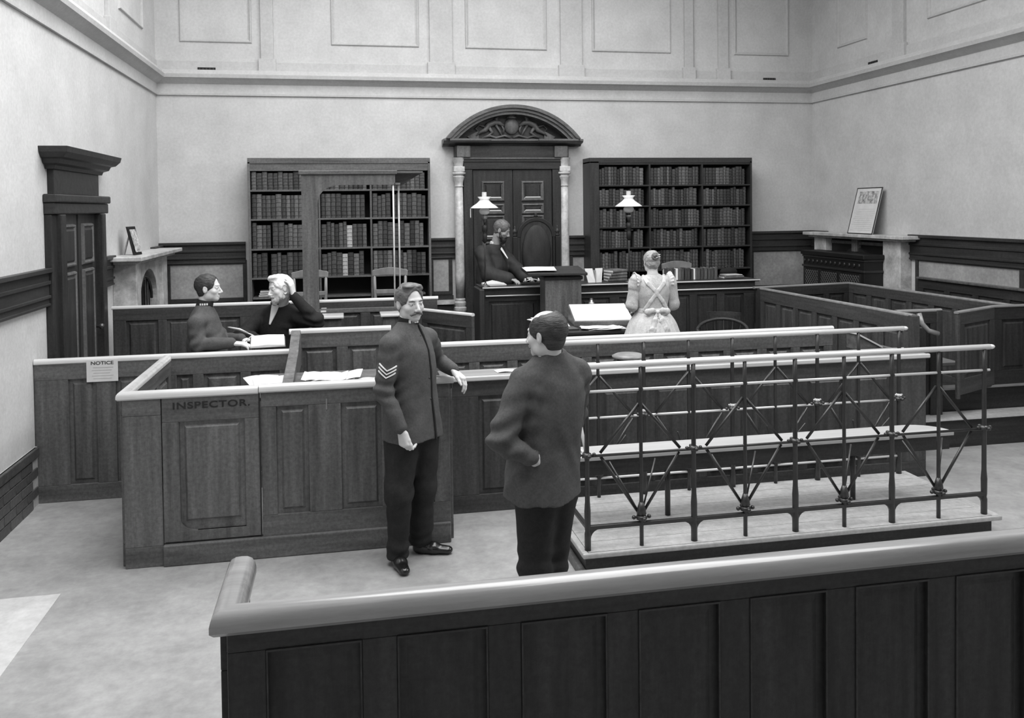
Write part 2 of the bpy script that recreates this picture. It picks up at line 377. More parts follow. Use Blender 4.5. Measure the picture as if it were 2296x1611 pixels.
# ------------------------------------------------------------------ left door
t = thing('door_1', None, None, (XL, 8.18, 0)); t['kind'] = 'structure'
def dbx(y0, y1, z0, z1, x1, x0=0): return MB().box(x0, x1, y0-8.18, y1-8.18, z0, z1)
dbx(7.62, 8.72, 0.05, 2.22, .03).build('door_leaf', 'dark_oak_v', t)
for (a, b) in [(7.51, 7.63), (8.71, 8.83)]: dbx(a, b, 0, 2.204, .10).build('jamb', 'dark_oak_v', t, bevel=.008)
for (a, b) in [(7.40, 7.53), (8.81, 8.98)]: dbx(a, b, 0, 2.205, .06).build('architrave', 'dark_oak_v', t, bevel=.01)
dbx(7.392, 8.988, 2.206, 2.30, .085).build('head_rail', 'dark_oak_h', t, bevel=.01)
dbx(7.378, 9.0, 2.301, 2.37, .105).build('head_moulding', 'dark_oak_h', t, bevel=.012)
for (a, b, z0, z1) in [(7.76, 8.03, 1.78, 2.09), (8.30, 8.57, 1.78, 2.09), (7.76, 8.03, .75, 1.68), (8.30, 8.57, .75, 1.68), (7.76, 8.03, .2, .65), (8.30, 8.57, .2, .65)]:
    p = MB(); f_ = MB().frust(a-8.18, b-8.18, z0, z1, 0, .022, .03).xf(lambda v: (.03+v.y, v.x, v.z)); f_.build('panel', 'dark_oak_v', t)
    wall_panel(lambda q, h, z: (.03+h, q-8.18, z), a-.03, b+.03, z0-.03, z1+.03).build('panel_moulding', 'oak_v', t)
dbx(8.155, 8.175, .1, 2.2, .036).build('stile_bead', 'groove', t)
MB().lathe([(.012, 0), (.012, .04), (.026, .05), (.028, .07), (.015, .085)], 0, 0, 14).xf(lambda v: (.03+v.z, 8.62-8.18+v.x, 1.15+v.y)).build('door_knob', 'brass', t, smooth=True)
dbx(7.50, 8.80, 2.37, 2.60, .05).build('frieze', 'dark_oak_h', t, bevel=.006)
sweep([(0, 8.80-8.18), (.02, 8.80-8.18), (.02, 7.50-8.18), (0, 7.50-8.18)], [(0,2.57),(.05,2.57),(.06,2.60),(.10,2.615),(.115,2.65),(.15,2.66),(.185,2.70),(.195,2.745),(0,2.745)]).xf(lambda v: v).build('cornice', 'dark_oak_h', t, bevel=.003)
# ------------------------------------------------------------------ panelled joinery
RAIL_R = lambda w, h: [(-w/2, 0), (-w/2*1.0, h*.35), (-w*.46, h*.62), (-w*.36, h*.86), (-w*.2, h*.98), (0, h), (w*.2, h*.98), (w*.36, h*.86), (w*.46, h*.62), (w/2, h*.35), (w/2, 0), (w*.38, -h*.22), (-w*.38, -h*.22)]
def panelling(par, p0, p1, z0, z1, cols=None, n=4, th=.045, top=.11, base=.14, stile=.09, wood='oak', base_out=.0, ends=True, both=True, field=.012, zs=None):
    """one run of frame-and-panel work between two plan points; every stile, rail and panel is its own part"""
    P0 = Vector((p0[0], p0[1], 0)); d = Vector((p1[0]-p0[0], p1[1]-p0[1], 0)); Ln = d.length; ang = math.atan2(d.y, d.x)
    M = Matrix.Translation(P0) @ Matrix.Rotation(ang, 4, 'Z')
    if cols is None:
        wdt = (Ln-stile*(n+1))/n
        cols = [(stile+i*(wdt+stile), stile+i*(wdt+stile)+wdt) for i in range(n)]
    def put(mb, name, m, bev=.004):
        o = mb.build(name, m, par, bevel=bev); o.matrix_local = M; return o
    h = th/2
    put(MB().box(0, Ln, -h, h, z1-top, z1), 'top_rail', wood+'_h')
    put(MB().box(0, Ln, -h-base_out, h, z0, z0+base), 'bottom_rail', wood+'_h')
    xs = [0]+[c for col in cols for c in col]+[Ln]
    for i in range(0, len(xs), 2):
        if xs[i+1]-xs[i] > .01: put(MB().box(xs[i], xs[i+1], -h+.0006, h-.0006, z0+base, z1-top), 'stile', wood+'_v', .003)
    for (a, b) in cols:
        q0, q1 = z0+base, z1-top
        mb = MB().box(a-.004, b+.004, -h*.28, h*.28, q0-.004, q1+.004)
        mb.frust(a+.028, b-.028, q0+.028, q1-.028, -h*.28, -h*.28-field, .014)
        if both: mb.frust(a+.028, b-.028, q0+.028, q1-.028, h*.28, h*.28+field, .014)
        put(mb, 'panel', wood+'_v', 0)
    return M
def handrail(par, path, z, w_=.07, h=.045, m='handrail', name='cap_rail'):
    prof = [(a, z+b) for a, b in RAIL_R(w_, h)]
    o = sweep([tuple(p) for p in path], prof).build(name, m, par, auto=True)
    return o
def text_obj(par, body, size, loc, rot, m, name='lettering', ext=.001, bold=False, sx=1.0, space=1.0):
    cu = bpy.data.curves.new(name, 'FONT'); cu.body = body; cu.size = size; cu.extrude = ext; cu.align_x = 'CENTER'; cu.align_y = 'CENTER'; cu.space_character = space
    if bold: cu.offset = size*.02
    o = bpy.data.objects.new(name, cu); COL.objects.link(o)
    dg = bpy.context.evaluated_depsgraph_get(); me = bpy.data.meshes.new_from_object(o.evaluated_get(dg))
    COL.objects.unlink(o); bpy.data.objects.remove(o)
    for v in me.vertices: v.co.x *= sx
    me.materials.clear(); me.materials.append(MATS[m])
    o = bpy.data.objects.new(name, me); COL.objects.link(o); o.parent = par; o.location = loc; o.rotation_euler = rot
    return o

# 1 foreground barrier of the public gallery
t = thing('gallery_barrier', 'dark panelled barrier across the foreground with a broad rounded rail', 'partition', (0, 0, 0))
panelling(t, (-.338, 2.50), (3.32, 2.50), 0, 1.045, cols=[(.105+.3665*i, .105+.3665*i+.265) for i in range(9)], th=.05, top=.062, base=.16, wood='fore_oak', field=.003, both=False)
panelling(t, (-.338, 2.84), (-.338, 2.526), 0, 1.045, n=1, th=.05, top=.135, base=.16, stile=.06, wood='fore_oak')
for i in range(9):
    a = -.338+.105+.3665*i
    mb = MB().box(a, a+.265, 2.470, 2.477, .978, .984).box(a, a+.005, 2.471, 2.477, .165, .978).box(a+.260, a+.265, 2.471, 2.477, .165, .978)
    mb.build('panel_bead', 'dark_oak_h', t)
handrail(t, [(-.338, 2.86), (-.338, 2.50), (3.36, 2.50)], 1.05, .088, .055, 'handrail_dark')

# 2 inspector's box
IB = thing('inspector_box', 'big panelled wooden box lettered INSPECTOR with a pale top rail', 'box pew', (0, 0, 0))
Y0 = 5.665
panelling(IB, (-1.36, Y0), (-1.135, Y0), 0, 1.06, cols=[], th=.05, top=.11, base=.13)
panelling(IB, (-.535, Y0), (.67, Y0), .13, 1.065, cols=[(.095, .295), (.50, .76), (.90, 1.10)], th=.05, top=.10, base=.14)
MB().box(-1.135, .67, Y0-.045, Y0+.025, 0, .135).build('plinth', 'oak_h', IB, bevel=.008)
# the door of the box
dr = MB().box(-1.13, -.545, Y0-.022, Y0+.022, .90, 1.06).build('door', 'oak_h', IB, bevel=.004); tag(dr, 'door of the box, painted INSPECTOR')
for (a, b, z0, z1) in [(-1.13, -1.03, .145, .90), (-.635, -.545, .145, .90), (-1.03, -.635, .145, .21)]:
    MB().box(a, b, Y0-.022, Y0+.022, z0, z1).build('stile', 'oak_v', dr, bevel=.003)
MB().box(-1.035, -.63, Y0-.006, Y0+.006, .20, .905).frust(-1.0, -.665, .27, .875, Y0-.006, Y0-.020, .014).build('panel', 'oak_v', dr)
ap = [(-1.035, .145), (-.63, .145), (-.63, .21), (-.93, .21)]+[(x, z) for x, z in arc(-.95, .30, .085, -PI/2, -PI, 6)]
MB().extrude([(x, z) for x, z in ap], 'z', -.019, 0).xf(lambda v: (v.x, Y0+v.z+.018-.02, v.y)).build('corner_bracket', 'oak_v', dr)
text_obj(dr, 'INSPECTOR.', .058, (-.833, Y0-.0235, 1.0), (PI/2, 0, 0), 'black', ext=.0008, bold=True, sx=1.35, space=1.12)
MB().box(-.545, -.538, Y0-.03, Y0-.021, .15, 1.06).build('door_gap', 'groove', IB)
panelling(IB, (-1.36, 7.05), (-1.36, Y0+.025), 0, 1.06, n=3, th=.05, top=.11, base=.14)
panelling(IB, (.67, Y0+.026), (.67, 6.13), 0, 1.05, n=1, th=.05, top=.11, base=.14)
handrail(IB, [(-.548, Y0), (-1.36, Y0), (-1.36, 7.02)], 1.062, .068, .042)
handrail(IB, [(-.543, Y0-.006), (.70, Y0-.006)], 1.068, .070, .042)
MB().lathe([(.006, 0), (.006, .03)], .69, Y0, 8).xf(lambda v: (v.x, v.y, 1.02+v.z*3)).build('brass_stay', 'brass', IB)
MB().box(-.13, -.12, Y0-.032, Y0-.025, .93, 1.0).build('hinge', 'steel', IB)
# sloping desk inside the box at the right and its divider
MB().hexa([(-.60, 5.70, .99), (.60, 5.70, .99), (.60, 6.30, 1.03), (-.60, 6.30, 1.03), (-.60, 5.70, 1.015), (.60, 5.70, 1.015), (.60, 6.30, 1.055), (-.60, 6.30, 1.055)]).build('writing_desk', 'oak_h', IB, bevel=.004)
dv = [(5.75, .98), (7.03, .98), (7.03, 1.24), (6.95, 1.27), (6.85, 1.24), (6.60, 1.16), (6.2, 1.11), (5.75, 1.06)]
MB().extrude(dv, 'x', -.415, -.345).build('desk_divider', 'oak_v', IB, bevel=.004)
# papers
def sheet(name, label, x, y, z, w_, d_, rz, tilt=0, curl=.004, m='paper', group=None, n=3, cat='papers', th=.0015):
    mb = MB(); rnd = random.Random(int(x*100+y*37)); nx = 8
    t = thing(name, label, cat, (x, y, z), rz, group)
    for k in range(n):
        mb = MB(); a = rnd.uniform(-.12, .12)*k; ox, oy = rnd.uniform(-.02, .02)*k, rnd.uniform(-.015, .015)*k
        ca, sa = math.cos(a), math.sin(a)
        for lay in (0, 1):
            for i in range(nx+1):
                u = i/nx-.5; zz = k*(th+.0006)+lay*th+curl*(1+math.cos(u*2*PI*.8+k))
                for v in (-.5, .5):
                    X, Yy = u*w_, v*d_
                    mb.v.append((ca*X-sa*Yy+ox, sa*X+ca*Yy+oy, zz+(v*d_)*math.sin(tilt)))
        N1 = (nx+1)*2
        for i in range(nx):
            a_ = i*2; mb.f.append((a_, a_+1, a_+3, a_+2)); b_ = N1+i*2; mb.f.append((b_, b_+2, b_+3, b_+1))
            mb.f.append((a_, a_+2, b_+2, b_)); mb.f.append((a_+1, b_+1, b_+3, a_+3))
        mb.f.append((0, N1, N1+1, 1)); e = nx*2; mb.f.append((e, e+1, N1+e+1, N1+e))
        mb.build('sheet', m, t, smooth=False)
    return t
sheet('loose_papers', 'white papers on the sloping desk left of the divider inside the box', -.53, 6.05, 1.043, .24, .30, .35, .066, .008)
sheet('loose_papers', 'crumpled heap of white papers on the desk right of the divider inside the box', -.10, 5.98, 1.04, .30, .22, -.2, .066, .02, n=5)
sheet('folded_paper', 'folded white paper at the right end of the paper heap in the box', .19, 5.92, 1.035, .18, .14, .1, .066, .006, n=2)

# 3 long partition behind the box, from the left wall to the right pews
LP = thing('long_partition', 'long panelled partition behind the box carrying the NOTICE sheet', 'partition', (0, 0, 0))
Yp = 7.10
panelling(LP, (-2.325, Yp), (-1.40, Yp), 0, 1.07, cols=[(.24, .44), (.58, .78)], th=.05, top=.13, base=.13)
panelling(LP, (-1.40, Yp), (-.42, Yp), 0, 1.065, cols=[(.10, .22), (.30, .58), (.66, .88)], th=.05, top=.13, base=.13)
panelling(LP, (-.42, Yp), (.36, Yp), 0, 1.225, cols=[(.08, .35), (.44, .70)], th=.05, top=.12, base=.13)
panelling(LP, (.36, Yp), (4.35, Yp), 0, 1.065, n=12, th=.05, top=.14, base=.13)
handrail(LP, [(-2.325, Yp), (-.425, Yp)], 1.068, .062, .036)
handrail(LP, [(-.44, Yp), (.37, Yp)], 1.226, .062, .036)
handrail(LP, [(.375, Yp), (4.36, Yp)], 1.068, .062, .036)
t = thing('notice_sheet', 'white printed sheet headed NOTICE pinned to the partition at the left', 'notice', (-1.838, Yp-.031, 1.0))
MB().box(-.113, .113, -.0015, .0015, -.085, .085).build('paper_sheet', 'paper', t)
text_obj(t, 'NOTICE', .036, (0, -.0022, .058), (PI/2, 0, 0), 'ink', ext=.0003, bold=True, sx=1.25, name='heading')
for k in range(5):
    MB().box(-.075+(.0 if k % 2 else .01), .08-(.012*(k % 3)), -.0021, -.0015, .022-k*.021, .025-k*.021).build('text_line', 'ink_faint', t)

# 4 low clerks' partition with a pale shelf behind the dock
CP_ = thing('low_partition', 'low panelled partition running behind the dock with a pale shelf along its top', 'partition', (0, 0, 0))
panelling(CP_, (.70, 6.16), (4.60, 6.16), 0, .97, cols=[(.24, .60)]+[(.75+.42*i, .75+.42*i+.32) for i in range(7)], th=.05, top=.12, base=.13, wood='mid_oak')
MB().box(.70, 4.62, 6.13, 6.40, .972, .995).build('shelf_board', 'shelf_wood', CP_, bevel=.006)
MB().box(.70, 4.62, 6.105, 6.135, .965, 1.0).build('shelf_nosing', 'handrail', CP_, bevel=.008)
for x in (.72, 2.0, 3.3, 4.57): MB().box(x, x+.03, 6.19, 6.37, .72, .972).build('bracket', 'oak_v', CP_)
panelling(CP_, (4.60, 6.18), (4.60, 6.75), 0, .97, n=1, th=.05)
t = thing('cloth_hat', 'grey flat-topped cloth hat lying on the shelf behind the dock rail', 'hat', (2.14, 6.30, .996), .1)
MB().lathe([(.085, 0), (.09, .02), (.085, .045), (.10, .052)], n=24).build('hat_band', 'uniform_dark', t, smooth=True)
MB().lathe([(.10, .050), (.125, .058), (.128, .068), (.10, .082), (.04, .090), (.002, .091)], n=24).build('crown', 'chair_wood', t, smooth=True)
sheet('paper_slip', 'white paper slip on the pale shelf beside the back-turned constable', 1.16, 6.28, .996, .13, .10, .1, 0, .003, n=2)

# 5 left rear partition
RP = thing('rear_partition', 'high dark panelled partition behind the seated inspector and old man', 'partition', (0, 0, 0))
panelling(RP, (-2.24, 9.05), (.96, 9.05), 0, 1.262, cols=[(.12, .42), (.50, .80), (.90, 1.20), (1.30, 1.62), (1.75, 2.4), (2.5, 3.05)], th=.05, top=.12, base=.14, wood='mid_oak')
handrail(RP, [(-2.25, 9.05), (.97, 9.05)], 1.262, .055, .028)
t = thing('door_leaf', 'dark wooden gate standing ajar in front of the doorway column', 'gate', (0, 0, 0))
panelling(t, (.78, 8.72), (1.21, 8.15), .0, 1.18, n=1, th=.04, top=.12, base=.14, stile=.08, wood='mid_oak')
handrail(t, [(.78, 8.72), (1.21, 8.15)], 1.18, .045, .025)
# steps and small desks by the canopy
t = thing('small_desk', 'small desk with a pale lip in front of the canopied stand', 'desk', (-.17, 8.42, 0))
MB().box(-.16, .14, -.02, .01, .0, 1.17).build('front', 'oak_v', t, bevel=.004); MB().box(-.18, .16, -.05, .22, 1.17, 1.195).build('desk_top', 'handrail', t, bevel=.006); MB().box(-.16, -.13, .01, .2, .0, 1.17).build('side', 'oak_v', t)
t = thing('small_desk', 'small desk with a pale lip behind the sergeant\'s shoulder', 'desk', (.50, 8.42, 0))
MB().box(-.14, .14, -.02, .01, .0, 1.17).build('front', 'oak_v', t, bevel=.004); MB().box(-.16, .16, -.05, .22, 1.17, 1.195).build('desk_top', 'handrail', t, bevel=.006); MB().box(.11, .14, .01, .2, .0, 1.17).build('side', 'oak_v', t)

# canopied witness stand: cut-out board with a flat hood and two thin poles
CS = thing('canopied_stand', 'wooden canopied stand with an arched cut-out before the left bookcase', 'witness stand', (0, 8.72, 0))
ox, ix, it, ot = -.40, -.245, 2.46, 2.575
pts_o = [(ox, 1.225), (ox, ot), (.52, ot), (.52, it)]
pts_i = [(x, z) for x, z in arc(ix+.215, it-.175, 1, PI/2, PI, 10)]
pts_i = [(ix+.215+.215*math.cos(a), it-.175+.175*math.sin(a)) for a in [PI/2+PI/2*i/10 for i in range(11)]]
MB().extrude([(x, z) for x, z in pts_o+pts_i+[(ix, 1.225)]], 'z', 0, .03).xf(lambda v: (v.x, v.z, v.y)).build('cut_out_board', 'oak_v', CS)
MB().box(ox-.01, .80, 0, .29, ot, ot+.02).build('hood', 'oak_h', CS, bevel=.003)
MB().box(ox-.025, .54, -.02, 0.0, ot-.01, ot+.03).build('hood_moulding', 'oak_h', CS, bevel=.006)
MB().extrude([(.515, it), (.515, ot), (.79, ot), (.60, it)], 'z', .26, .29).xf(lambda v: (v.x, v.z-.0, v.y)).build('rear_fascia', 'oak_h', CS)
for (x, y) in [(.50, .015), (.56, .12)]: MB().tube((x, y, 1.20), (x, y, it+.02), .009, n=10).build('pole', 'handrail', CS, smooth=True)
MB().box(.515, .57, .0, .14, it, it+.02).build('pole_bracket', 'oak_h', CS)
panelling(CS, (-.36, .01), (-.36, .27), 0, 1.2, n=1, th=.04)
MB().box(-.40, .60, -.012, .045, 1.19, 1.225).build('sill', 'oak_h', CS)
MB().box(.48, .59, -.012, .16, 0, 1.19).build('post_foot', 'oak_v', CS)
MB().box(-.40, -.24, -.012, .045, 0, 1.19).build('post_foot', 'oak_v', CS)

MB().box(-.235, -.18, -.03, .25, 1.195, 1.215).build('ledge', 'handrail', CS, bevel=.004)

# raised floors
struct('floor_dais', MB().box(-.9, 6.2, 9.86, YB-.03, 0, .5), 'dark_oak_h')
struct('floor_pen', MB().box(-1.45, .9, 7.16, 8.45, 0, .35), 'dark_oak_h')

# ------------------------------------------------------------------ magistrate's bench
BN = thing('magistrate_bench', 'long dark raised bench with two pale edge mouldings across the back of the court', 'bench', (0, 0, 0))
panelling(BN, (1.56, 9.70), (4.90, 9.70), 0, 1.20, cols=[(.06, .62), (1.16, 1.50), (1.62, 1.96), (2.08, 2.5), (2.6, 2.85), (2.95, 3.2)], th=.05, top=.06, base=.3, wood='dark_oak')
MB().box(1.54, 4.95, 9.63, 10.12, 1.285, 1.31).build('desk_top', 'dark_oak_h', BN, bevel=.008)
MB().box(1.54, 2.28, 9.617, 9.63, 1.296, 1.31).box(2.62, 4.95, 9.617, 9.63, 1.296, 1.31).build('edge_moulding', 'handrail', BN, bevel=.003)
MB().box(1.56, 4.90, 9.66, 9.70, 1.20, 1.285).build('frieze', 'dark_oak_h', BN)
MB().box(1.58, 2.28, 9.640, 9.662, 1.20, 1.214).box(2.62, 4.90, 9.640, 9.662, 1.20, 1.214).build('lower_moulding', 'handrail', BN, bevel=.003)
MB().box(1.50, 1.56, 9.60, 10.05, 0, 1.29).build('end_panel', 'dark_oak_v', BN, bevel=.01)
t = thing('lectern', 'tall dark lectern with a projecting sloped top standing before the bench', 'lectern', (2.40, 9.30, 0))
MB().box(-.21, .21, -.02, .24, 0, 1.44).build('body', 'oak_v', t, bevel=.01)
MB().box(-.225, .225, -.035, .25, 1.40, 1.44).build('neck_moulding', 'dark_oak_h', t, bevel=.01)
MB().hexa([(-.42, -.10, 1.46), (.26, -.10, 1.45), (.26, .30, 1.50), (-.42, .30, 1.50), (-.42, -.10, 1.49), (.26, -.10, 1.48), (.26, .30, 1.535), (-.42, .30, 1.535)]).build('top_board', 'dark_oak_h', t, bevel=.006)
sheet('paper_sheet', 'white paper lying on the left half of the lectern top', 2.14, 9.36, 1.522, .34, .24, 0, .11, .002, n=2)

# small things on the bench
def book(name, label, x, y, z, w_, d_, h_, rz=0, m='book_b', lying=False, group=None, tilt=0, cat='book'):
    """standing book: spine towards -y; width w_, depth d_, height h_"""
    t = thing(name, label, cat, (x, y, z), rz, group)
    c = MB(); p = [(-w_/2, d_), (-w_/2, .01)]+[(-w_/2*math.cos(a), .01-.010*math.sin(a)) for a in (PI*.25, PI*.5, PI*.75)]+[(w_/2, .01), (w_/2, d_), (w_/2-.004, d_), (w_/2-.004, .012), (-w_/2+.004, .012), (-w_/2+.004, d_)]
    c.extrude(p, 'z', 0, h_)
    pg = MB().box(-w_/2+.004, w_/2-.004, .012, d_-.006, .004, h_-.005)
    if lying:
        R = lambda v: (v.z-h_/2, v.y, v.x+w_/2)
        c.xf(R); pg.xf(R)
    c.build('cover', m, t); pg.build('pages', 'paper', t)
    if tilt: t.rotation_euler = (0, tilt, rz)
    return t
t = thing('open_book', 'open white book stood upright on the bench beside the lectern', 'book', (2.93, 9.80, 1.312), .1)
for s in (-1, 1):
    MB().hexa([(0, 0, 0), (s*.085, .02, 0), (s*.085, .035, 0), (0, .02, 0), (s*.02, .05, .165), (s*.115, .06, .165), (s*.115, .075, .165), (s*.02, .065, .165)]).build('leaf_block', 'paper', t)
MB().box(-.004, .004, -.004, .07, 0, .145).build('gutter', 'ink_faint', t)
for k in range(4): book('ledger', ['lowest grey folio of the slanting heap on the bench by the right-hand lamp', 'second folio up in the slanting heap by the right-hand lamp', 'third folio up in the slanting heap by the right-hand lamp'][k] if k < 3 else 'topmost grey folio of the slanting heap by the right-hand lamp', 3.22+.012*k, 9.85, 1.312+.036*k, .035, .20, .24-.01*k, .12*k, 'book_c', True, 'folios heaped on the bench' if k < 3 else None, 0)
ORD = ['first', 'second', 'third', 'fourth', 'fifth', 'sixth', 'seventh', 'eighth', 'ninth', 'tenth', 'eleventh', 'twelfth', 'thirteenth', 'fourteenth', 'fifteenth', 'sixteenth', 'seventeenth', 'eighteenth', 'nineteenth', 'twentieth', 'twenty-first', 'twenty-second', 'twenty-third']
x = 3.86
rb = random.Random(3)
for k in range(17):
    w_ = rb.choice([.024, .03, .036, .042]); lt = k in (3, 9)
    book('law_book', 'white-spined book in the row standing on the bench by the woman\'s right shoulder' if k == 3 else ('pale-spined book midway in the row standing on the bench' if k == 9 else 'dark book standing on the bench, %s from the left in the row beside the woman' % ORD[k]), x, 9.82, 1.312, w_, .13, .125+.02*rb.random(), 0, 'white_trim' if lt else rb.choice(['book_b', 'book_c', 'book_d']), False, None if lt else 'books standing on the bench', 0)
    x += w_+.004
for k in range(2): book('ledger', 'closed volume lying flat at the right end of the row on the bench' if k == 0 else 'thin pale pamphlet lying on the flat volume at the right of the bench', 4.70, 9.80, 1.312+.034*k, .032-.02*k, .17, .26-.04*k, .05, 'book_c' if k == 0 else 'book_light', True)
t = thing('dark_bag', 'low dark rounded bag at the right end of the bench', 'bag', (4.74, 10.05, 1.312))
MB().ball((0, 0, .061), (.12, .05, .06), 16, 10).build('body', 'black_cloth', t, smooth=True); MB().path([(-.05, 0, .115), (-.03, 0, .14), (.03, 0, .14), (.05, 0, .115)], .005, 8).build('handle', 'leather', t, smooth=True)
t = thing('open_ledger', 'white open ledger under the judge\'s hand on the left of the bench', 'book', (1.72, 9.78, 1.312), .05)
for s in (-1, 1): MB().hexa([(0, 0, 0), (s*.13, 0, 0), (s*.13, .18, 0), (0, .18, 0), (0, 0, .022), (s*.13, 0, .016-.004*s), (s*.13, .18, .022), (0, .18, .05)]).build('leaf_block', 'paper', t)
t = thing('inkstand', 'small dark inkstand with shiny tops before the round-backed chair', 'inkstand', (2.16, 9.82, 1.312))
MB().box(-.13, .13, -.04, .06, 0, .02).build('tray', 'black', t, bevel=.004)
for x in (-.08, .0, .08): MB().lathe([(.022, .02), (.024, .045), (.012, .055), (.014, .07), (.004, .075)], x, 0, 14).build('ink_pot', 'steel', t, smooth=True)
MB().path([(-.1, .03, .03), (.02, .02, .06), (.14, .0, .035)], .004, 6).build('pen', 'white_trim', t)

def desk_lamp(x, label):
    t = thing('desk_lamp', label, 'lamp', (x, 9.69, 1.31))
    MB().lathe([(.055, 0), (.055, .012), (.03, .02), (.016, .035), (.012, .05)], n=20).build('base', 'brass', t, smooth=True)
    MB().tube((0, 0, .05), (0, 0, .74), .009, n=10).build('stem', 'brass', t, smooth=True)
    MB().lathe([(.01, .50), (.026, .52), (.028, .60), (.018, .62), (.03, .64), (.032, .70), (.012, .72)], n=16).build('burner_body', 'black', t, smooth=True)
    MB().box(-.05, .05, -.006, .006, .615, .63).build('cross_arm', 'black', t)
    MB().lathe([(.012, .72), (.02, .76), (.045, .80)], n=16).build('gallery', 'brass', t, smooth=True)
    MB().ball((0, 0, .868), (.062, .062, .046), 20, 12).build('globe', 'opal_glass', t, smooth=True)
    pr = [(.160, .900), (.158, .908), (.13, .93), (.085, .96), (.060, .985), (.052, 1.0), (.078, 1.03), (.074, 1.032), (.047, 1.002), (.055, .983), (.08, .954), (.125, .923), (.154, .899)]
    mb = MB(); n = 28; m = len(pr)
    for r, z in pr: mb.v += [(r*math.cos(2*PI*k/n), r*math.sin(2*PI*k/n), z) for k in range(n)]
    for i in range(m):
        for k in range(n): a = i*n+k; b = i*n+(k+1) % n; c_ = ((i+1) % m)*n; mb.f.append((a, b, c_+(k+1) % n, c_+k))
    tag(mb.build('lamp_shade', 'opal_glass', t, smooth=True), 'white opal glass shade')
    MB().lathe([(.027, .90), (.027, 1.085)], n=16).build('chimney', 'book_light', t, smooth=True)
    for a in (0, 2.1, 4.2): MB().tube((.03*math.cos(a), .03*math.sin(a), .80), (.052*math.cos(a), .052*math.sin(a), 1.0), .0025, n=6).build('shade_carrier', 'brass', t)
    return t
desk_lamp(1.585, 'left desk lamp with white shade, standing beside the judge')
desk_lamp(3.31, 'right desk lamp with white shade, standing before the right bookcase')
t = thing('hanging_cord', 'short white cord tag hanging below the left lamp shade', 'cord', (1.425, 9.69, 2.21)); MB().tube((0, 0, 0), (0, 0, -.10), .005, n=6).build('cord', 'white_trim', t); MB().ball((0, 0, -.11), .009, 8, 6).build('weight', 'brass', t, smooth=True)
t.location.z = 2.208

# ------------------------------------------------------------------ throne chair
t = thing('round_backed_chair', 'magistrate\'s padded chair with an arched back and knob finials', 'chair', (2.43, 10.75, .5))
ro, ri = .255, .205
MB().extrude([(ro*math.cos(a), 1.33+ro*math.sin(a)) for a in [PI*i/20 for i in range(21)]]+[(ri*math.cos(a), 1.33+ri*math.sin(a)) for a in [PI-PI*i/20 for i in range(21)]], 'z', 0, .05).xf(lambda v: (v.x, v.z, v.y)).build('arched_crest', 'black', t, bevel=.006)
MB().extrude([(ri*math.cos(a), 1.33+ri*math.sin(a)) for a in [PI*i/16 for i in range(17)]]+[(-ri, .5), (ri, .5)], 'z', .0, .03).xf(lambda v: (v.x, v.z+.01, v.y)).build('backrest_board', 'dark_oak_v', t)
mb = MB().ball((0, -.005, 1.12), (.19, .05, .37), 24, 16); tag(mb.build('cushion', 'robe', t, smooth=True), 'dark leather padding')
for s in (-1, 1):
    MB().box(s*.28-.03, s*.28+.03, -.02, .05, 0, 1.34).build('back_post', 'black', t, bevel=.006)
    MB().lathe([(.02, 1.34), (.034, 1.355), (.015, 1.375), (.026, 1.39), (.03, 1.41), (.02, 1.43), (.008, 1.445), (.013, 1.46), (.008, 1.475), (.001, 1.48)], s*.28, .015, 16).build('finial', 'dark_oak_v', t, smooth=True)
    MB().box(s*.28-.03, s*.28+.03, -.5, -.02, .68, .72).build('armrest', 'black', t, bevel=.01)
    MB().box(s*.26-.025, s*.26+.025, -.50, -.45, 0, .68).build('leg', 'black', t, bevel=.005)
MB().lathe([(.012, 1.585), (.03, 1.60), (.012, 1.62), (.02, 1.635), (.001, 1.65)], 0, .025, 14).build('crest_knob', 'dark_oak_v', t, smooth=True)
MB().box(-.31, .31, -.50, .0, .40, .46).build('seat', 'robe', t, bevel=.015)

def side_chair(x, y, rz, label, low=.95):
    t = thing('wooden_chair', label, 'chair', (x, y, .5), rz)
    for s in (-1, 1):
        MB().path([(s*.165, .0, .0), (s*.17, .0, .45), (s*.185, .03, .7), (s*.19, .05, low+.02)], [.02, .02, .02, .018], 8).build('leg', 'chair_wood', t, smooth=True)
        MB().path([(s*.18, -.40, 0), (s*.18, -.40, .43)], [.017, .02], 8).build('leg', 'chair_wood', t, smooth=True)
    cr = [(-.215, low-.055), (-.22, low+.01)]+[(-.22+.44*i/10, low+.01+.04*math.sin(PI*i/10)) for i in range(1, 10)]+[(.22, low+.01), (.215, low-.055)]+[(.215-.43*i/8, low-.055+.012*math.sin(PI*i/8)) for i in range(1, 8)]
    MB().extrude(cr, 'z', .025, .05).xf(lambda v: (v.x, v.z, v.y)).build('crest_rail', 'chair_wood', t, bevel=.004)
    MB().box(-.18, .18, .012, .03, .68, .73).build('mid_rail', 'chair_wood', t, bevel=.004)
    MB().box(-.20, .20, -.42, .02, .43, .455).build('seat', 'chair_wood', t, bevel=.012)
    for (a, b, y_) in [(-.17, .17, -.40), (-.17, .17, 0)]: MB().tube((a, y_, .2), (b, y_, .2), .01, n=6).build('stretcher', 'chair_wood', t)
    return t
side_chair(-.40, 10.6, .12, 'pale wooden chair between the old man and the canopy upright')
side_chair(.55, 10.6, -.1, 'pale wooden chair with a curved crest behind the canopy poles')
side_chair(4.35, 10.75, .1, 'dark-backed wooden chair behind the books on the bench', .93)
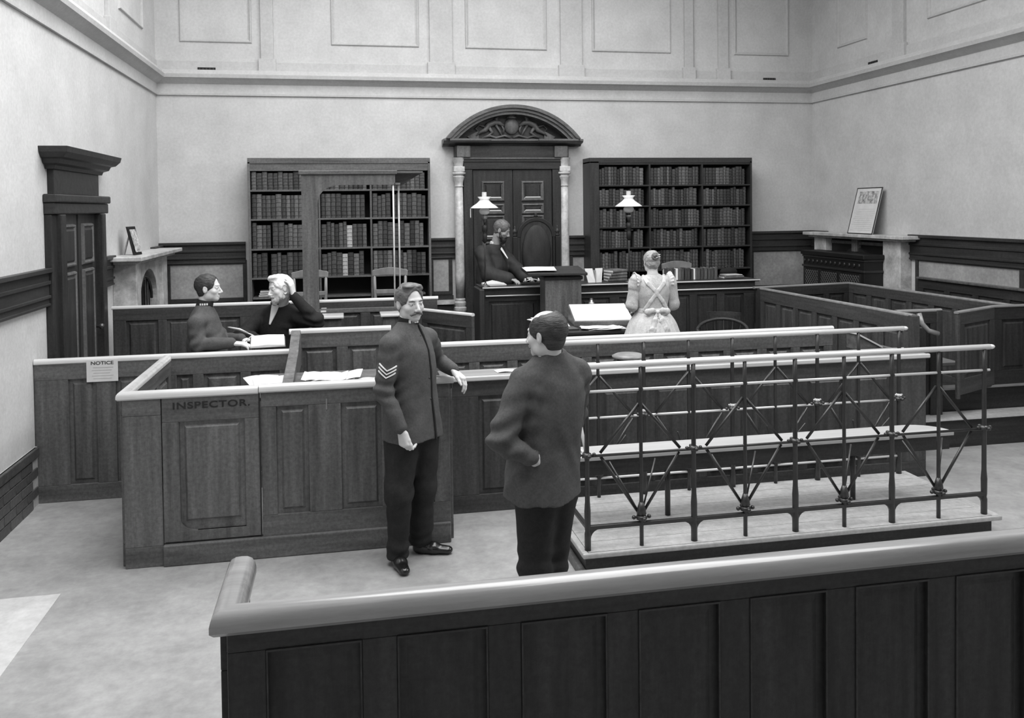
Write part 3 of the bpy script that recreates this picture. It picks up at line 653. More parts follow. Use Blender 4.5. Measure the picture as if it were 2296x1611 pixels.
# ------------------------------------------------------------------ clerk's table
t = thing('clerks_table', 'dark clerk\'s table strewn with white papers in the well of the court', 'table', (0, 0, 0))
MB().box(1.98, 2.98, 8.12, 9.25, .955, .99).build('table_top', 'dark_oak_h', t, bevel=.008)
MB().box(2.0, 2.96, 8.14, 8.17, .80, .955).build('apron', 'dark_oak_h', t, bevel=.004)
for x in (2.03, 2.90):
    for y in (8.17, 9.16): MB().box(x, x+.06, y, y+.06, 0, .955).build('leg', 'dark_oak_v', t, bevel=.004)
t = thing('writing_slope', 'sloping desk box with a white writing surface on the clerk\'s table', 'writing slope', (2.66, 8.62, .99), -.12)
MB().hexa([(-.34, -.20, 0), (.28, -.20, 0), (.28, .26, 0), (-.34, .26, 0), (-.34, -.20, .05), (.28, -.20, .05), (.28, .26, .17), (-.34, .26, .17)]).build('box', 'oak_h', t, bevel=.004)
MB().hexa([(-.33, -.19, .054), (.27, -.19, .054), (.27, .25, .172), (-.33, .25, .172), (-.33, -.19, .060), (.27, -.19, .060), (.27, .25, .178), (-.33, .25, .178)]).build('blotting_sheet', 'paper', t)
t = thing('inkwell', 'little pale inkwell at the upper edge of the white writing slope', 'inkwell', (2.62, 8.93, .99))
MB().lathe([(.03, 0), (.032, .16), (.03, .19), (.016, .20), (.018, .22), (.004, .225)], n=16).build('pot', 'steel', t, smooth=True); MB().lathe([(.02, .222), (.02, .23), (.004, .236)], n=14).build('lid', 'brass', t, smooth=True)
sheet('loose_papers', 'white papers on the table nearest the lectern', 2.13, 9.0, .991, .34, .26, .15, 0, .006)
sheet('loose_papers', 'white sheets on the table left of the writing slope', 2.13, 8.62, .991, .30, .24, -.15, 0, .006)
sheet('loose_papers', 'white papers at the table edge in front of the writing slope', 2.55, 8.25, .991, .40, .20, .1, 0, .008, n=4)
t = thing('dark_folder', 'dark flat folder on the near corner of the clerk\'s table', 'folder', (2.14, 8.30, .991), .05)
MB().box(-.14, .14, -.09, .09, 0, .012).build('cover', 'dark_oak_h', t, bevel=.003); MB().box(-.13, .13, -.085, .085, .0125, .015).build('flap', 'oak_h', t)
# round-armed desk chairs in the well
def tub_chair(x, y, rz, label, z=0, s=1.0):
    t = thing('desk_chair', label, 'chair', (x, y, z), rz)
    MB().lathe([(.20, .44), (.23, .455), (.23, .475), (.20, .485), (.02, .48)], n=24).build('seat', 'dark_oak_h', t, smooth=True)
    n = 16; R = .27
    pts = [(R*math.cos(a), R*.92*math.sin(a), .72+.10*max(0, math.sin(a))) for a in [(-.12*PI)+(1.24*PI)*i/n for i in range(n+1)]]
    MB().path(pts, [.018]*(n+1), 8).build('arm_bow', 'dark_oak_h', t, smooth=True)
    cr = [(.25*math.cos(a), .25*math.sin(a)) for a in [.25*PI+.5*PI*i/10 for i in range(11)]]
    m_ = MB(); k = len(cr)
    for zz, e in ((.80, 0), (.90, .02)):
        m_.v += [(x_*(1+e), y_*(1+e), zz) for x_, y_ in cr]; 
    for zz, e in ((.90, .09), (.80, .07)): m_.v += [(x_*(1+e), y_*(1+e), zz) for x_, y_ in cr]
    for i in range(k-1):
        for q in range(4): m_.f.append((q*k+i, q*k+i+1, ((q+1) % 4)*k+i+1, ((q+1) % 4)*k+i))
    m_.f.append((0, k, 2*k, 3*k)); m_.f.append((k-1, 4*k-1, 3*k-1, 2*k-1))
    m_.build('crest', 'dark_oak_h', t)
    for i in range(9):
        a = PI*(i)/8; MB().tube((.20*math.cos(a), .18*math.sin(a), .47), (R*math.cos(a), R*.92*math.sin(a), .72+.10*math.sin(a)), .009, n=6).build('spindle', 'dark_oak_v', t)
    for a in (.8, 2.34, 3.94, 5.48): MB().tube((.15*math.cos(a), .15*math.sin(a), .45), (.24*math.cos(a), .24*math.sin(a), 0), .018, .014, 8).build('leg', 'dark_oak_v', t)
    return t
tub_chair(4.05, 8.75, -.5, 'bow-armed wooden chair in the well right of the woman', .12)
struct('floor_well', MB().box(3.35, 4.85, 8.1, 9.5, 0, .12), 'dark_oak_h')

# ------------------------------------------------------------------ pews at the right
PW = thing('jury_pews', 'dark high-sided pews along the right wall with a gate and pale cap rails', 'box pew', (0, 0, 0))
zt = 1.215
panelling(PW, (4.84, 9.37), (4.91, 6.74), .0, zt, n=7, th=.05, top=.14, base=.14, wood='mid_oak')
panelling(PW, (4.84, 9.50), (6.19, 9.70), .25, zt, n=4, th=.05, wood='dark_oak')
panelling(PW, (6.19, 9.68), (6.27, 7.09), .25, zt, n=7, th=.05, wood='mid_oak')
panelling(PW, (4.98, 7.02), (5.37, 7.00), .0, zt, n=1, th=.05, wood='dark_oak')
panelling(PW, (5.98, 7.05), (6.80, 7.05), .485, zt, n=2, th=.05, wood='dark_oak')
MB().box(4.87, 4.94, 6.67, 6.74, 0, zt+.01).build('end_post', 'mid_oak_v', PW, bevel=.006)
MB().box(5.34, 5.40, 6.97, 7.04, .25, zt+.01).build('end_post', 'mid_oak_v', PW, bevel=.006)
gt = MB().box(5.37, 5.40, 6.74, 6.77, .45, zt).build('gate_post', 'mid_oak_v', PW, bevel=.004)
panelling(PW, (5.385, 6.76), (5.975, 7.035), .485, zt+.01, n=1, th=.045, stile=.09, wood='mid_oak')
handrail(PW, [(4.835, 9.37), (4.91, 6.71)], zt, .05, .022, 'rail_dim')
handrail(PW, [(4.80, 9.50), (6.19, 9.70), (6.27, 7.09)], zt, .045, .02, 'rail_dim')
handrail(PW, [(4.95, 7.02), (5.40, 7.00)], zt, .05, .022, 'rail_dim')
handrail(PW, [(5.365, 6.75), (5.98, 7.04), (6.80, 7.04)], zt+.008, .045, .02, 'rail_dim')
MB().box(5.42, 6.80, 7.07, 7.11, .25, .485).build('riser', 'dark_oak_h', PW)
MB().box(5.42, 6.80, 6.99, 7.11, .475, .495).build('riser_nosing', 'rail_dim', PW, bevel=.004)
MB().path([(5.07, 6.86, 1.22), (5.08, 6.83, 1.13), (5.12, 6.80, 1.07), (5.21, 6.78, 1.04)], .022, 8).build('curved_arm', 'rail_dim', PW, smooth=True)
MB().box(5.42, 5.80, 7.25, 7.5, .64, .68).build('seat_board', 'rail_dim', PW, bevel=.006)
MB().box(6.30, 6.70, 7.2, 9.2, .64, .68).build('seat_board', 'oak_h', PW, bevel=.005)
t = thing('wall_seat_back', 'dark boarded seat back against the right wall behind the pews', 'seat back', (0, 0, 0))
panelling(t, (6.84, 9.24), (6.84, 4.6), .2, 1.295, n=10, th=.04, wood='dark_oak')
MB().box(6.79, 6.87, 4.6, 9.24, 1.295, 1.32).build('cap_board', 'oak_h', t, bevel=.005)
struct('floor_pew', MB().box(4.94, XR-.02, 6.80, 9.75, 0, .25), 'dark_oak_h')
struct('trim_14', MB().box(4.96, XR-.02, 6.78, 7.06, .25, .256), 'board_light')
t = thing('sloped_book_rest', 'small sloped book rest fixed on the low partition behind the dock end', 'book rest', (4.38, 6.62, .0), .1)
MB().extrude([(-.10, .97), (.14, .97), (-.10, 1.10)], 'y', -.02, .12).build('wedge', 'oak_h', t); MB().hexa([(-.11, -.03, 1.10), (.15, -.03, .97), (.15, .13, .97), (-.11, .13, 1.10), (-.11, -.03, 1.115), (.15, -.03, .985), (.15, .13, .985), (-.11, .13, 1.115)]).build('top_board', 'handrail', t)
MB().box(-.02, .02, .03, .07, 0, .97).build('post', 'oak_v', t)

# ------------------------------------------------------------------ prisoner's dock: pale boarded platform and iron railings
DK = thing('prisoners_dock', 'iron-railed dock on a pale boarded platform with lattice braces and a bench', 'dock', (0, 0, 0))
dx0, dx1, dy0, dy1, dz = 1.405, 4.115, 4.915, 5.80, .16
for i in range(6):
    y0 = dy0-.035+i*(dy1-dy0+.07)/6
    MB().box(dx0-.005, dx1+.03, y0+.0015, y0+(dy1-dy0+.07)/6-.0015, dz-.025, dz-.001).build('floor_board', 'board_light', DK)
MB().box(dx0-.02, dx1+.04, dy0-.02, dy1+.02, 0.0, dz-.026).build('platform_base', 'dark_oak_h', DK)
MB().box(dx0-.045, dx1+.09, dy0-.06, dy0-.035, dz-.032, dz).build('nosing', 'board_light', DK, bevel=.008)
MB().box(dx0-.045, dx0-.006, dy0-.035, dy1+.05, dz-.032, dz).build('nosing', 'board_light', DK, bevel=.008)
MB().box(dx1+.032, dx1+.09, dy0-.035, dy1+.05, dz-.032, dz).build('nosing', 'board_light', DK, bevel=.008)
MB().box(dx0-.055, dx0-.02, dy0-.04, dy1+.05, 0.0, .055).build('skirting', 'oak_h', DK, bevel=.006)
zT, z2, zB, zL = 1.265, 1.112, .725, .295
def rosette(x, y, z, s=1):
    mb = MB().lathe([(.006*s, z-.012), (.030*s, z-.010), (.034*s, z), (.028*s, z+.012), (.012*s, z+.02), (.006*s, z+.02)], x, y, 14)
    for a in range(4):
        mb.ball((x+.046*s*math.cos(a*PI/2), y+.046*s*math.sin(a*PI/2), z+.004), (.013*s, .013*s, .012*s), 8, 6)
    return mb
def post(x, y, main):
    mb = MB()
    if main: prof = [(.020, dz), (.020, dz+.10), (.016, zL-.02), (.019, zL), (.020, zL+.10), (.0155, zL+.16), (.0145, zB-.02), (.020, zB), (.0145, zB+.03), (.0135, z2-.02), (.019, z2), (.0135, z2+.02), (.0135, zT-.01)]
    else: prof = [(.013, dz), (.013, zL-.02), (.017, zL), (.013, zL+.04), (.0125, zL+.12), (.0115, zB), (.0115, z2-.02), (.017, z2), (.0115, z2+.02), (.0115, zT-.01)]
    return mb.lathe(prof, x, y, 10).build('post', 'iron', DK, smooth=True)
nb = 4; bw = (dx1-dx0)/nb
for side, yy in (('f', dy0), ('b', dy1)):
    s_in = 1 if side == 'f' else -1
    for i in range(nb+1): post(dx0+bw*i, yy, True)
    for i in range(nb): post(dx0+bw*(i+.5), yy, False)
    for z, m_, r in ((zT, 'polished_rail', .018), (z2, 'polished_rail', .0085), (zB, 'polished_rail' if side == 'b' else 'iron', .0085)):
        MB().tube((dx0-.03, yy, z), (dx1+.04, yy, z), r, n=12).build('rail', m_, DK, smooth=True)
    if side == 'b': MB().tube((dx0-.02, yy, zL+.0), (dx1+.01, yy, zL), .0085, n=8).build('rail', 'polished_rail', DK, smooth=True)
    else:
        MB().box(dx0, dx1, yy-.014, yy+.014, zL-.012, zL+.012).build('rail', 'iron', DK, bevel=.004)
        for i in range(nb+1):
            for s in (-1, 1):
                if (i == 0 and s < 0) or (i == nb and s > 0): continue
                x = dx0+bw*i
                pr = [(x, zL-.011), (x+s*.075, zL-.011)]+[(x+s*(.075-.058*math.sin(a)), zL-.069+.058*math.cos(a)) for a in [PI/2*k/5 for k in range(6)]]+[(x+s*.017, zL-.10), (x, zL-.10)]
                MB().extrude(pr, 'z', -.008, .008).xf(lambda v: (v.x, yy+v.z, v.y)).build('spandrel', 'iron', DK)
    for i in range(nb):
        xm = dx0+bw*(i+.5)
        for s in (-1, 1):
            MB().tube((xm+s*.008, yy+.012*s_in, z2-.09), (xm+s*(bw/2-.085), yy+.012*s_in, zB+.012), .0095, n=8).build('brace', 'iron', DK, smooth=True)
            MB().tube((xm+s*.014, yy+.012*s_in, zL+.06), (xm+s*(bw/2-.09), yy+.012*s_in, zB-.012), .0095, n=8).build('brace', 'iron', DK, smooth=True)
            MB().tube((xm+s*.010, yy+.02*s_in, zL+.06), (xm+s*.15, yy+.16*s_in, zB-.09), .006, n=8).build('brace', 'iron', DK, smooth=True)
        rosette(xm, yy, zL+.035, 1.05).build('rosette', 'iron', DK, smooth=True)
        MB().lathe([(.012, zL+.04), (.030, zL+.06), (.026, zL+.09), (.014, zL+.13)], xm, yy, 12).build('socket', 'iron', DK, smooth=True)
    for i in range(nb+1):
        rosette(dx0+bw*i, yy, zB+.005, .95 if side == 'f' else 1.0).build('rosette', 'iron', DK, smooth=True)
        if side == 'b' : rosette(dx0+bw*i, yy, zB+.032, .55).build('rosette', 'polished_rail', DK, smooth=True)
for xx in (dx0, ):
    ym = (dy0+dy1)/2
    MB().lathe([(.013, dz), (.013, zL-.02), (.017, zL), (.010, zL+.05), (.010, zB)], xx, ym, 10).build('post', 'iron', DK, smooth=True)
    MB().box(xx-.012, xx+.012, dy0, dy1, zL-.012, zL+.012).build('rail', 'iron', DK, bevel=.004)
    for z, m_, r in ((zB, 'polished_rail', .0085), ): MB().tube((xx, dy0, z), (xx, dy1, z), r, n=8).build('rail', m_, DK, smooth=True)
    MB().tube((xx, dy0+.01, zB+.01), (xx-.0, dy0+.30, z2-.05), .012, n=8).build('brace', 'polished_rail', DK, smooth=True)
for y_ in (dy0, dy1):
    MB().ball((dx1+.05, y_, zT), (.028, .019, .016), 12, 8).build('rail_end', 'polished_rail', DK, smooth=True)
# bench inside the dock
zs = .62
o_ = [(dx0+.02, 5.235), (dx1+.03, 5.235)]+[(dx1-.20+.24*math.cos(a), 5.27+.215*math.sin(a)) for a in [PI/2*k/8 for k in range(9)]]+[(dx0+.02, 5.485)]
MB().extrude(o_, 'z', zs-.025, zs).build('bench_seat', 'bench_top', DK, bevel=.004)
MB().box(dx0+.03, dx1, 5.245, 5.27, zs-.12, zs-.026).build('bench_apron', 'dark_oak_h', DK)
for x in (dx0+.68, dx0+2.04): MB().tube((x, 5.36, dz), (x, 5.36, zs-.026), .018, n=10).build('bench_leg', 'iron', DK, smooth=True)

# ------------------------------------------------------------------ doorway with segmental pediment
PD = thing('pedimented_doorway', 'tall dark doorway with marble-like half columns and an arched carved pediment', 'doorway', (2.30, YB, 0))
cx = 2.30
def pb(x0, x1, y0, y1, z0, z1): return MB().box(x0-cx, x1-cx, y0, y1, z0, z1)
pb(1.62, 2.98, -.08, 0, .5, 2.84).build('door_surround', 'dark_oak_v', PD)
pb(1.62, 2.98, -.14, -.08, 2.74, 2.84).build('lintel', 'dark_oak_h', PD, bevel=.006)
for a, b in ((1.62, 1.74), (2.86, 2.98)): pb(a, b, -.13, -.08, .5, 2.74).build('jamb', 'dark_oak_v', PD, bevel=.006)
for a, b in ((1.75, 2.295), (2.305, 2.85)):
    lf = pb(a, b, -.11, -.08, .5, 2.73).build('door_leaf', 'dark_oak_v', PD)
    m0 = (a+b)/2-cx; 
    for (z0, z1) in ((2.33, 2.55), (2.15, 2.24), (1.80, 2.08), (1.30, 1.72), (.65, 1.2)):
        hw = .125
        MB().frust(m0-hw, m0+hw, z0, z1, 0, -.035, .035).xf(lambda v: (v.x, v.y-.11, v.z)).build('panel', 'dark_oak_v', lf)
        f_ = lambda q, h, z: (q, -.11-h*1.3, z)
        wall_panel(f_, m0-hw-.035, m0+hw+.035, z0-.03, z1+.03).build('panel_moulding', 'oak_v', lf)
        MB().hexa([(m0-hw+.0, -.118, z0-.004), (m0+hw, -.118, z0-.004), (m0+hw, -.118, z0+.004), (m0-hw, -.118, z0+.004), (m0-hw+.02, -.150, z0+.022), (m0+hw-.02, -.150, z0+.022), (m0+hw-.02, -.142, z0+.032), (m0-hw+.02, -.142, z0+.032)]).build('bead', 'polished_rail', lf)
for s in (-1, 1):
    xc = s*.735+0; xc = (1.555 if s < 0 else 3.035)-cx
    MB().lathe([(.062, .98), (.064, 1.3), (.060, 2.0), (.052, 2.50)], xc, -.10, 20).build('column_shaft', 'marble', PD, smooth=True)
    MB().lathe([(.075, .50), (.075, .80), (.085, .82), (.085, .86), (.068, .87), (.080, .90), (.080, .93), (.066, .945), (.070, .97), (.062, .985)], xc, -.10, 20).build('column_base', 'marble', PD, auto=True)
    MB().lathe([(.052, 2.50), (.062, 2.51), (.054, 2.53), (.060, 2.58), (.082, 2.64), (.060, 2.66), (.095, 2.68), (.095, 2.70), (.070, 2.71)], xc, -.10, 20).build('capital', 'marble', PD, auto=True)
    MB().box(xc-.075, xc+.075, -.17, 0, 2.71, 2.78).build('impost', 'marble', PD, bevel=.008)
    MB().lathe([(.06, 2.78), (.065, 2.82), (.078, 2.85), (.09, 2.90)], xc, -.10, 16).build('upper_capital', 'marble', PD, auto=True)
pb(1.50, 3.09, -.15, 0, 2.84, 3.06).build('frieze', 'dark_oak_h', PD, bevel=.006)
pb(1.50, 3.09, -.165, 0, 2.88, 2.90).build('bead', 'oak_h', PD)
for a in (1.52, 2.88): pb(a, a+.19, -.19, -.15, 2.90, 3.06).build('console', 'oak_v', PD, bevel=.012)
mb = MB(); yy = -.30
def cornice_run(x0, x1, out):
    m = MB(); pr = [(0, 3.06), (-.10, 3.06), (-.12, 3.085), (-out+.03, 3.10), (-out, 3.125), (-out, 3.15), (0, 3.15)]
    m.extrude(pr, 'x', x0-cx, x1-cx); return m
cornice_run(1.34, 3.28, .24).build('cornice', 'oak_h', PD)
cornice_run(1.42, 1.98, .285).build('cornice', 'oak_h', PD); cornice_run(2.64, 3.20, .285).build('cornice', 'oak_h', PD)
# segmental arch: radius from chord 1.86 and rise .46
ch, ri = .93, .46; Ro = (ch*ch+ri*ri)/(2*ri); zc = 3.15+ri-Ro; a0 = math.asin(ch/Ro)
def seg_arch(Ro_, Ri_, y0, y1, name, m):
    n = 40; mbb = MB(); prof = []
    for k in range(n+1):
        a = -a0+2*a0*k/n
        for (r, y) in ((Ro_, y0), (Ro_, y1), (Ri_, y1), (Ri_, y0)): 
            zz = zc+r*math.cos(a); mbb.v.append((r*math.sin(a), y, max(zz, 3.15)))
    for k in range(n):
        for q in range(4): mbb.f.append((k*4+q, k*4+(q+1) % 4, k*4+4+(q+1) % 4, k*4+4+q))
    mbb.f.append((0, 3, 2, 1)); mbb.f.append((n*4, n*4+1, n*4+2, n*4+3))
    return mbb.build(name, m, PD, auto=True)
seg_arch(Ro, Ro-.045, -.30, 0, 'arch_moulding', 'oak_h'); seg_arch(Ro-.045, Ro-.085, -.27, 0, 'arch_moulding', 'oak_h'); seg_arch(Ro-.085, Ro-.125, -.235, 0, 'arch_moulding', 'oak_h')
tp = [(r, z) for r, z in [((Ro-.12)*math.sin(-a0+2*a0*k/24), max(3.15, zc+(Ro-.12)*math.cos(-a0+2*a0*k/24))) for k in range(25)]]
MB().extrude(tp, 'z', 0, .05).xf(lambda v: (v.x, -.06+v.z, v.y)).build('tympanum', 'dark_oak_h', PD)
# carved relief: crowned shield between two reclining scrolled supporters
def rel(pts, r, n=8, name='carving'): return MB().path([(x, -.085, 3.15+z) for x, z in pts], r, n).build(name, 'oak_h', PD, smooth=True)
MB().ball((0, -.075, 3.335), (.105, .045, .115), 18, 12).build('carved_shield', 'oak_v', PD, smooth=True)
MB().lathe([(.07, 3.44), (.075, 3.455), (.055, 3.47), (.062, 3.485), (.03, 3.50), (.01, 3.515)], 0, -.08, 14).build('carved_crown', 'oak_v', PD, smooth=True)
for s in (-1, 1):
    rel([(s*.11, .19), (s*.17, .23), (s*.24, .235), (s*.32, .20), (s*.37, .13), (s*.44, .10), (s*.50, .05)], [.018, .034, .040, .042, .036, .024, .010])
    rel([(s*.20, .22), (s*.22, .285), (s*.19, .315)], [.026, .024, .020])
    rel([(s*.14, .20), (s*.11, .14), (s*.12, .09)], [.016, .014, .012]); rel([(s*.22, .20), (s*.17, .12), (s*.14, .06)], [.018, .015, .012])
    rel([(s*.33, .18), (s*.27, .10), (s*.33, .05), (s*.40, .03)], [.030, .022, .018, .012])
    rel([(s*.36, .17), (s*.45, .20), (s*.50, .15), (s*.46, .11)], [.012, .012, .010, .007])
    rel([(s*.02, .03), (s*.10, .055), (s*.22, .025), (s*.30, .05), (s*.42, .02)], [.018, .016, .016, .014, .010])
    MB().extrude([(s*.46, 3.15), (s*.56, 3.15), (s*.62, 3.19), (s*.46, 3.27)][::s], 'z', 0, .03).xf(lambda v: (v.x, -.09+v.z, v.y)).build('spandrel', 'oak_v', PD)

# ------------------------------------------------------------------ bookcases
def bookcase(label, x0, x1, ztop, zbot, yf, divs, rows, skin, hdr, sidew=.03):
    t = thing('bookcase', label, 'bookcase', ((x0+x1)/2, YB, 0)); c0 = (x0+x1)/2
    f = yf-YB
    B = lambda a, b, y0, y1, z0, z1: MB().box(a-c0, b-c0, y0, y1, z0, z1)
    B(x0, x1, -.02, 0, zbot, ztop-.05).build('back_board', 'dark_recess', t)
    B(x0, x0+sidew, f, -.02, zbot, ztop-.05).build('side_panel', skin+'_v', t, bevel=.003); B(x1-.03, x1, f, -.02, zbot, ztop-.05).build('side_panel', skin+'_v', t, bevel=.003)
    B(x0+sidew, x1-.03, f+.01, -.02, hdr, ztop-.05).build('header', skin+'_h', t)
    pr = [(.0, ztop-.07), (-.01, ztop-.06), (-.02, ztop-.035), (-.045, ztop-.02), (-.055, ztop), (0.0, ztop)]
    sweep([(x1-c0, 0), (x1-c0, f), (x0-c0, f), (x0-c0, 0)], [(a if True else a, z) for a, z in pr]).build('cornice', skin+'_h', t)
    B(x0+.004, x1-.004, f+.004, -.004, ztop-.03, ztop-.008).build('top_board', skin+'_h', t)
    for d in divs: B(d-.012, d+.012, f+.005, -.02, zbot, hdr).build('divider', skin+'_v', t)
    for r in rows: B(x0+sidew, x1-.03, f+.004, -.02, r-.022, r).build('shelf', skin+'_h', t, bevel=.002)
    B(x0+sidew, x1-.03, f+.01, -.02, zbot, zbot+.06).build('base_board', skin+'_h', t)
    return t
BK = {}
def book_proto(i, w_, h_, m):
    c = MB(); n = 5
    pr = [(-w_/2, .18), (-w_/2, .012)]+[(-w_/2*math.cos(PI*k/n), .012-.012*math.sin(PI*k/n)) for k in range(1, n)]+[(w_/2, .012), (w_/2, .18)]
    c.extrude(pr, 'z', 0, h_)
    for b in (.14, .32, .5, .68, .86): c.box(-w_*.42, w_*.42, -.0045, .006, h_*b-.004, h_*b+.004)
    for b in (.14, .86): pass
    return c
def shelf_books(x0, x1, z, hmax, y, label, group, seed, wmin, wmax, gaps=0.05, special={}):
    r = random.Random(seed); x = x0+.006; k = 0; nn = 0
    end = x1-.006-(r.random()*.05 if gaps else 0)
    while x < end-wmin:
        w_ = r.uniform(wmin, wmax); w_ = min(w_, end-x)
        h_ = hmax*r.uniform(.84, .97); key = (round(w_*250), round(h_*60))
        if r.random() < gaps and k: x += r.uniform(.02, .05); k += 1; continue
        key = (round(w_*250), round(h_*60)); mi = r.choice('abcd'); 
        if key+(mi,) not in BK:
            o = book_proto(0, key[0]/250, key[1]/60, mi).build('law_book', 'book_'+mi, None); BK[key+(mi,)] = o.data
        else:
            o = bpy.data.objects.new('law_book', BK[key+(mi,)]); COL.objects.link(o)
        o.location = (x+key[0]/500, y+r.uniform(0, .012), z+.0005)
        lab, gr = label % ORD[nn], group; nn += 1
        if k in special:
            o.data = o.data.copy(); o.data.materials.clear(); o.data.materials.append(MATS['book_light']); lab = special[k]; gr = None
        tag(o, lab, 'book', gr)
        x += key[0]/250+.0025; k += 1
ord_ = ['top', 'second', 'third', 'fourth', 'fifth']
yf = 11.38
bookcase('wide dark bookcase left of the doorway, seen through the canopied stand', -1.185, 1.14, 2.885, .5, yf, [-.30, .36], [2.477, 2.106, 1.724, 1.352], 'oak', 2.72)
rows = [(2.477, .245), (2.106, .335), (1.724, .345), (1.352, .335)]
bays = [(-1.15, -.315, 'left bay'), (-.285, .345, 'middle bay'), (.375, 1.105, 'right bay')]
for i, (z, h) in enumerate(rows):
    for j, (a, b, bn) in enumerate(bays):
        sp = {}
        if (i, j) == (2, 1): sp = {6: 'white-labelled tall book on the third shelf of the left bookcase, middle bay', }
        if (i, j) == (3, 1): sp = {4: 'pale banded book on the fourth shelf of the left bookcase, middle bay'}
        shelf_books(a, b, z, h, yf+.03, 'leather book, %%s from left, %s shelf, %s of the left bookcase' % (ord_[i], bn), 'books on the %s shelf, %s, left bookcase' % (ord_[i], bn), 100+i*10+j, .045, .075, .04, sp)
for k in range(3): book('flat_book', ['lowest pale volume of the pile at the bottom of the left bookcase', 'middle pale volume of the pile at the bottom of the left bookcase'][k] if k < 2 else 'topmost pale volume of the low pile at the bottom of the left bookcase', -.98+.01*k, yf+.05, 1.10+.026*k-.0, .024, .2, .20, .03*k, 'book_light', True, 'flat volumes in the left bookcase' if k < 2 else None)
MB().box(-1.15+.0225, 1.08, -.33, -.02, 1.075, 1.098).build('shelf', 'oak_h', bpy.data.objects['bookcase'])
bookcase('dark bookcase right of the doorway behind the lamp and the woman', 3.335, 5.735, 2.885, .5, yf, [4.20, 4.98], [2.51, 2.223, 1.93, 1.642, 1.323], 'dark_oak', 2.79, .13)
rows = [(2.51, .265), (2.223, .255), (1.93, .26), (1.642, .255), (1.323, .275)]
bays = [(3.47, 4.185, 'left bay'), (4.215, 4.965, 'middle bay'), (4.995, 5.70, 'right bay')]
for i, (z, h) in enumerate(rows):
    for j, (a, b, bn) in enumerate(bays):
        shelf_books(a, b, z, h, yf+.03, 'dark book, %%s from left, %s shelf, %s of the right bookcase' % (ord_[i], bn), 'books on the %s shelf, %s, right bookcase' % (ord_[i], bn), 300+i*10+j, .034, .056, .03)

# ------------------------------------------------------------------ chimneypieces
t = thing('chimneypiece', 'pale marble chimneypiece with a dark arched grate on the left wall', 'fireplace', (XL, 10.3, 0))
mp_ = lambda v: v
def fx(mb): return mb.xf(lambda v: (v.x, v.y-10.3, v.z))
fx(MB().box(.0, .33, 9.22, 11.45, 1.715, 1.76)).build('mantel_shelf', 'marble', t, bevel=.008)
fx(MB().box(0, .26, 9.35, 11.35, 1.68, 1.715)).build('shelf_moulding', 'marble', t, bevel=.01)
for a, b in ((9.42, 9.62), (10.75, 11.0)): fx(MB().box(0, .23, a, b, 0, 1.68)).build('jamb', 'marble', t, bevel=.006)
ar = [(9.62, .3), (9.62, 1.68), (10.75, 1.68), (10.75, .3), (10.60, .3), (10.60, 1.25)]+[(10.185+.415*math.cos(a), 1.25+.33*math.sin(a)) for a in [PI*k/14 for k in range(1, 14)]]+[(9.77, 1.25), (9.77, .3)]
MB().extrude(ar, 'z', 0, .19).xf(lambda v: (v.z, v.x-10.3, v.y)).build('arched_surround', 'marble', t)
fx(MB().box(0, .05, 9.62, 10.75, .3, 1.62)).build('fire_back', 'black_void', t)
gr = MB()
for k in range(7): gr.tube((.12, 9.85+k*.11-10.3, .35), (.12, 9.85+k*.11-10.3, 1.45), .008, n=6)
gr.build('grate', 'iron', t)
MB().path([(.14, 10.185-10.3+.36*math.cos(a), 1.22+.28*math.sin(a)) for a in [PI*k/12 for k in range(13)]], .016, 8).build('grate_arch', 'iron', t, smooth=True)
t = thing('photograph_frame', 'small dark strut-backed frame leaning on the left mantel shelf', 'picture frame', (-2.14, 9.72, 1.762), -.15)
MB().hexa([(-.02, -.10, 0), (.0, -.10, 0), (.0, .10, 0), (-.02, .10, 0), (-.09, -.10, .30), (-.07, -.10, .30), (-.07, .10, .30), (-.09, .10, .30)]).build('frame', 'black', t)
MB().hexa([(.001, -.075, .03), (.006, -.075, .03), (.006, .075, .03), (.001, .075, .03), (-.062, -.075, .27), (-.057, -.075, .27), (-.057, .075, .27), (-.062, .075, .27)]).build('picture', 'engraving', t)
MB().hexa([(-.16, -.01, 0), (-.145, -.01, 0), (-.145, .01, 0), (-.16, .01, 0), (-.09, -.01, .24), (-.08, -.01, .24), (-.08, .01, .24), (-.09, .01, .24)]).build('strut', 'book_light', t)

t = thing('chimneypiece', 'broad stone chimneypiece with a pale shelf on the right wall', 'fireplace', (XR, 10.4, 0))
fr2 = lambda mb: mb.xf(lambda v: (-v.x, v.y-10.4, v.z))
def RB(x0, x1, y0, y1, z0, z1): return MB().box(-x1, -x0, y0-10.4, y1-10.4, z0, z1)
RB(0, .27, 9.25, 11.55, 1.765, 1.81).build('mantel_shelf', 'marble', t, bevel=.008)
RB(0, .21, 9.33, 11.5, 1.735, 1.765).build('shelf_moulding', 'marble', t, bevel=.01)
for a, b in ((9.45, 9.80), (11.12, 11.42)): RB(0, .16, a, b, 0, 1.735).build('jamb', 'marble', t, bevel=.01)
RB(.0, .06, 9.80, 11.12, .3, 1.735).build('fire_surround', 'black', t)
for k, (r1, r2) in enumerate(((.44, .38), (.32, .27))):
    MB().extrude([(10.46-10.4+r1*math.cos(a), 1.18+r1*math.sin(a)) for a in [PI*k/16 for k in range(17)]]+[(10.46-10.4+r2*math.cos(a), 1.18+r2*math.sin(a)) for a in [PI-PI*k/16 for k in range(17)]], 'z', 0, .05+.02*k).xf(lambda v: (-.06-v.z, v.x, v.y)).build('arch_ring', 'iron', t)
RB(.06, .14, 10.40, 10.52, 1.56, 1.735).build('keystone', 'oak_v', t, bevel=.01)
RB(.06, .10, 9.85, 11.07, 1.66, 1.70).build('lintel_bead', 'oak_h', t)
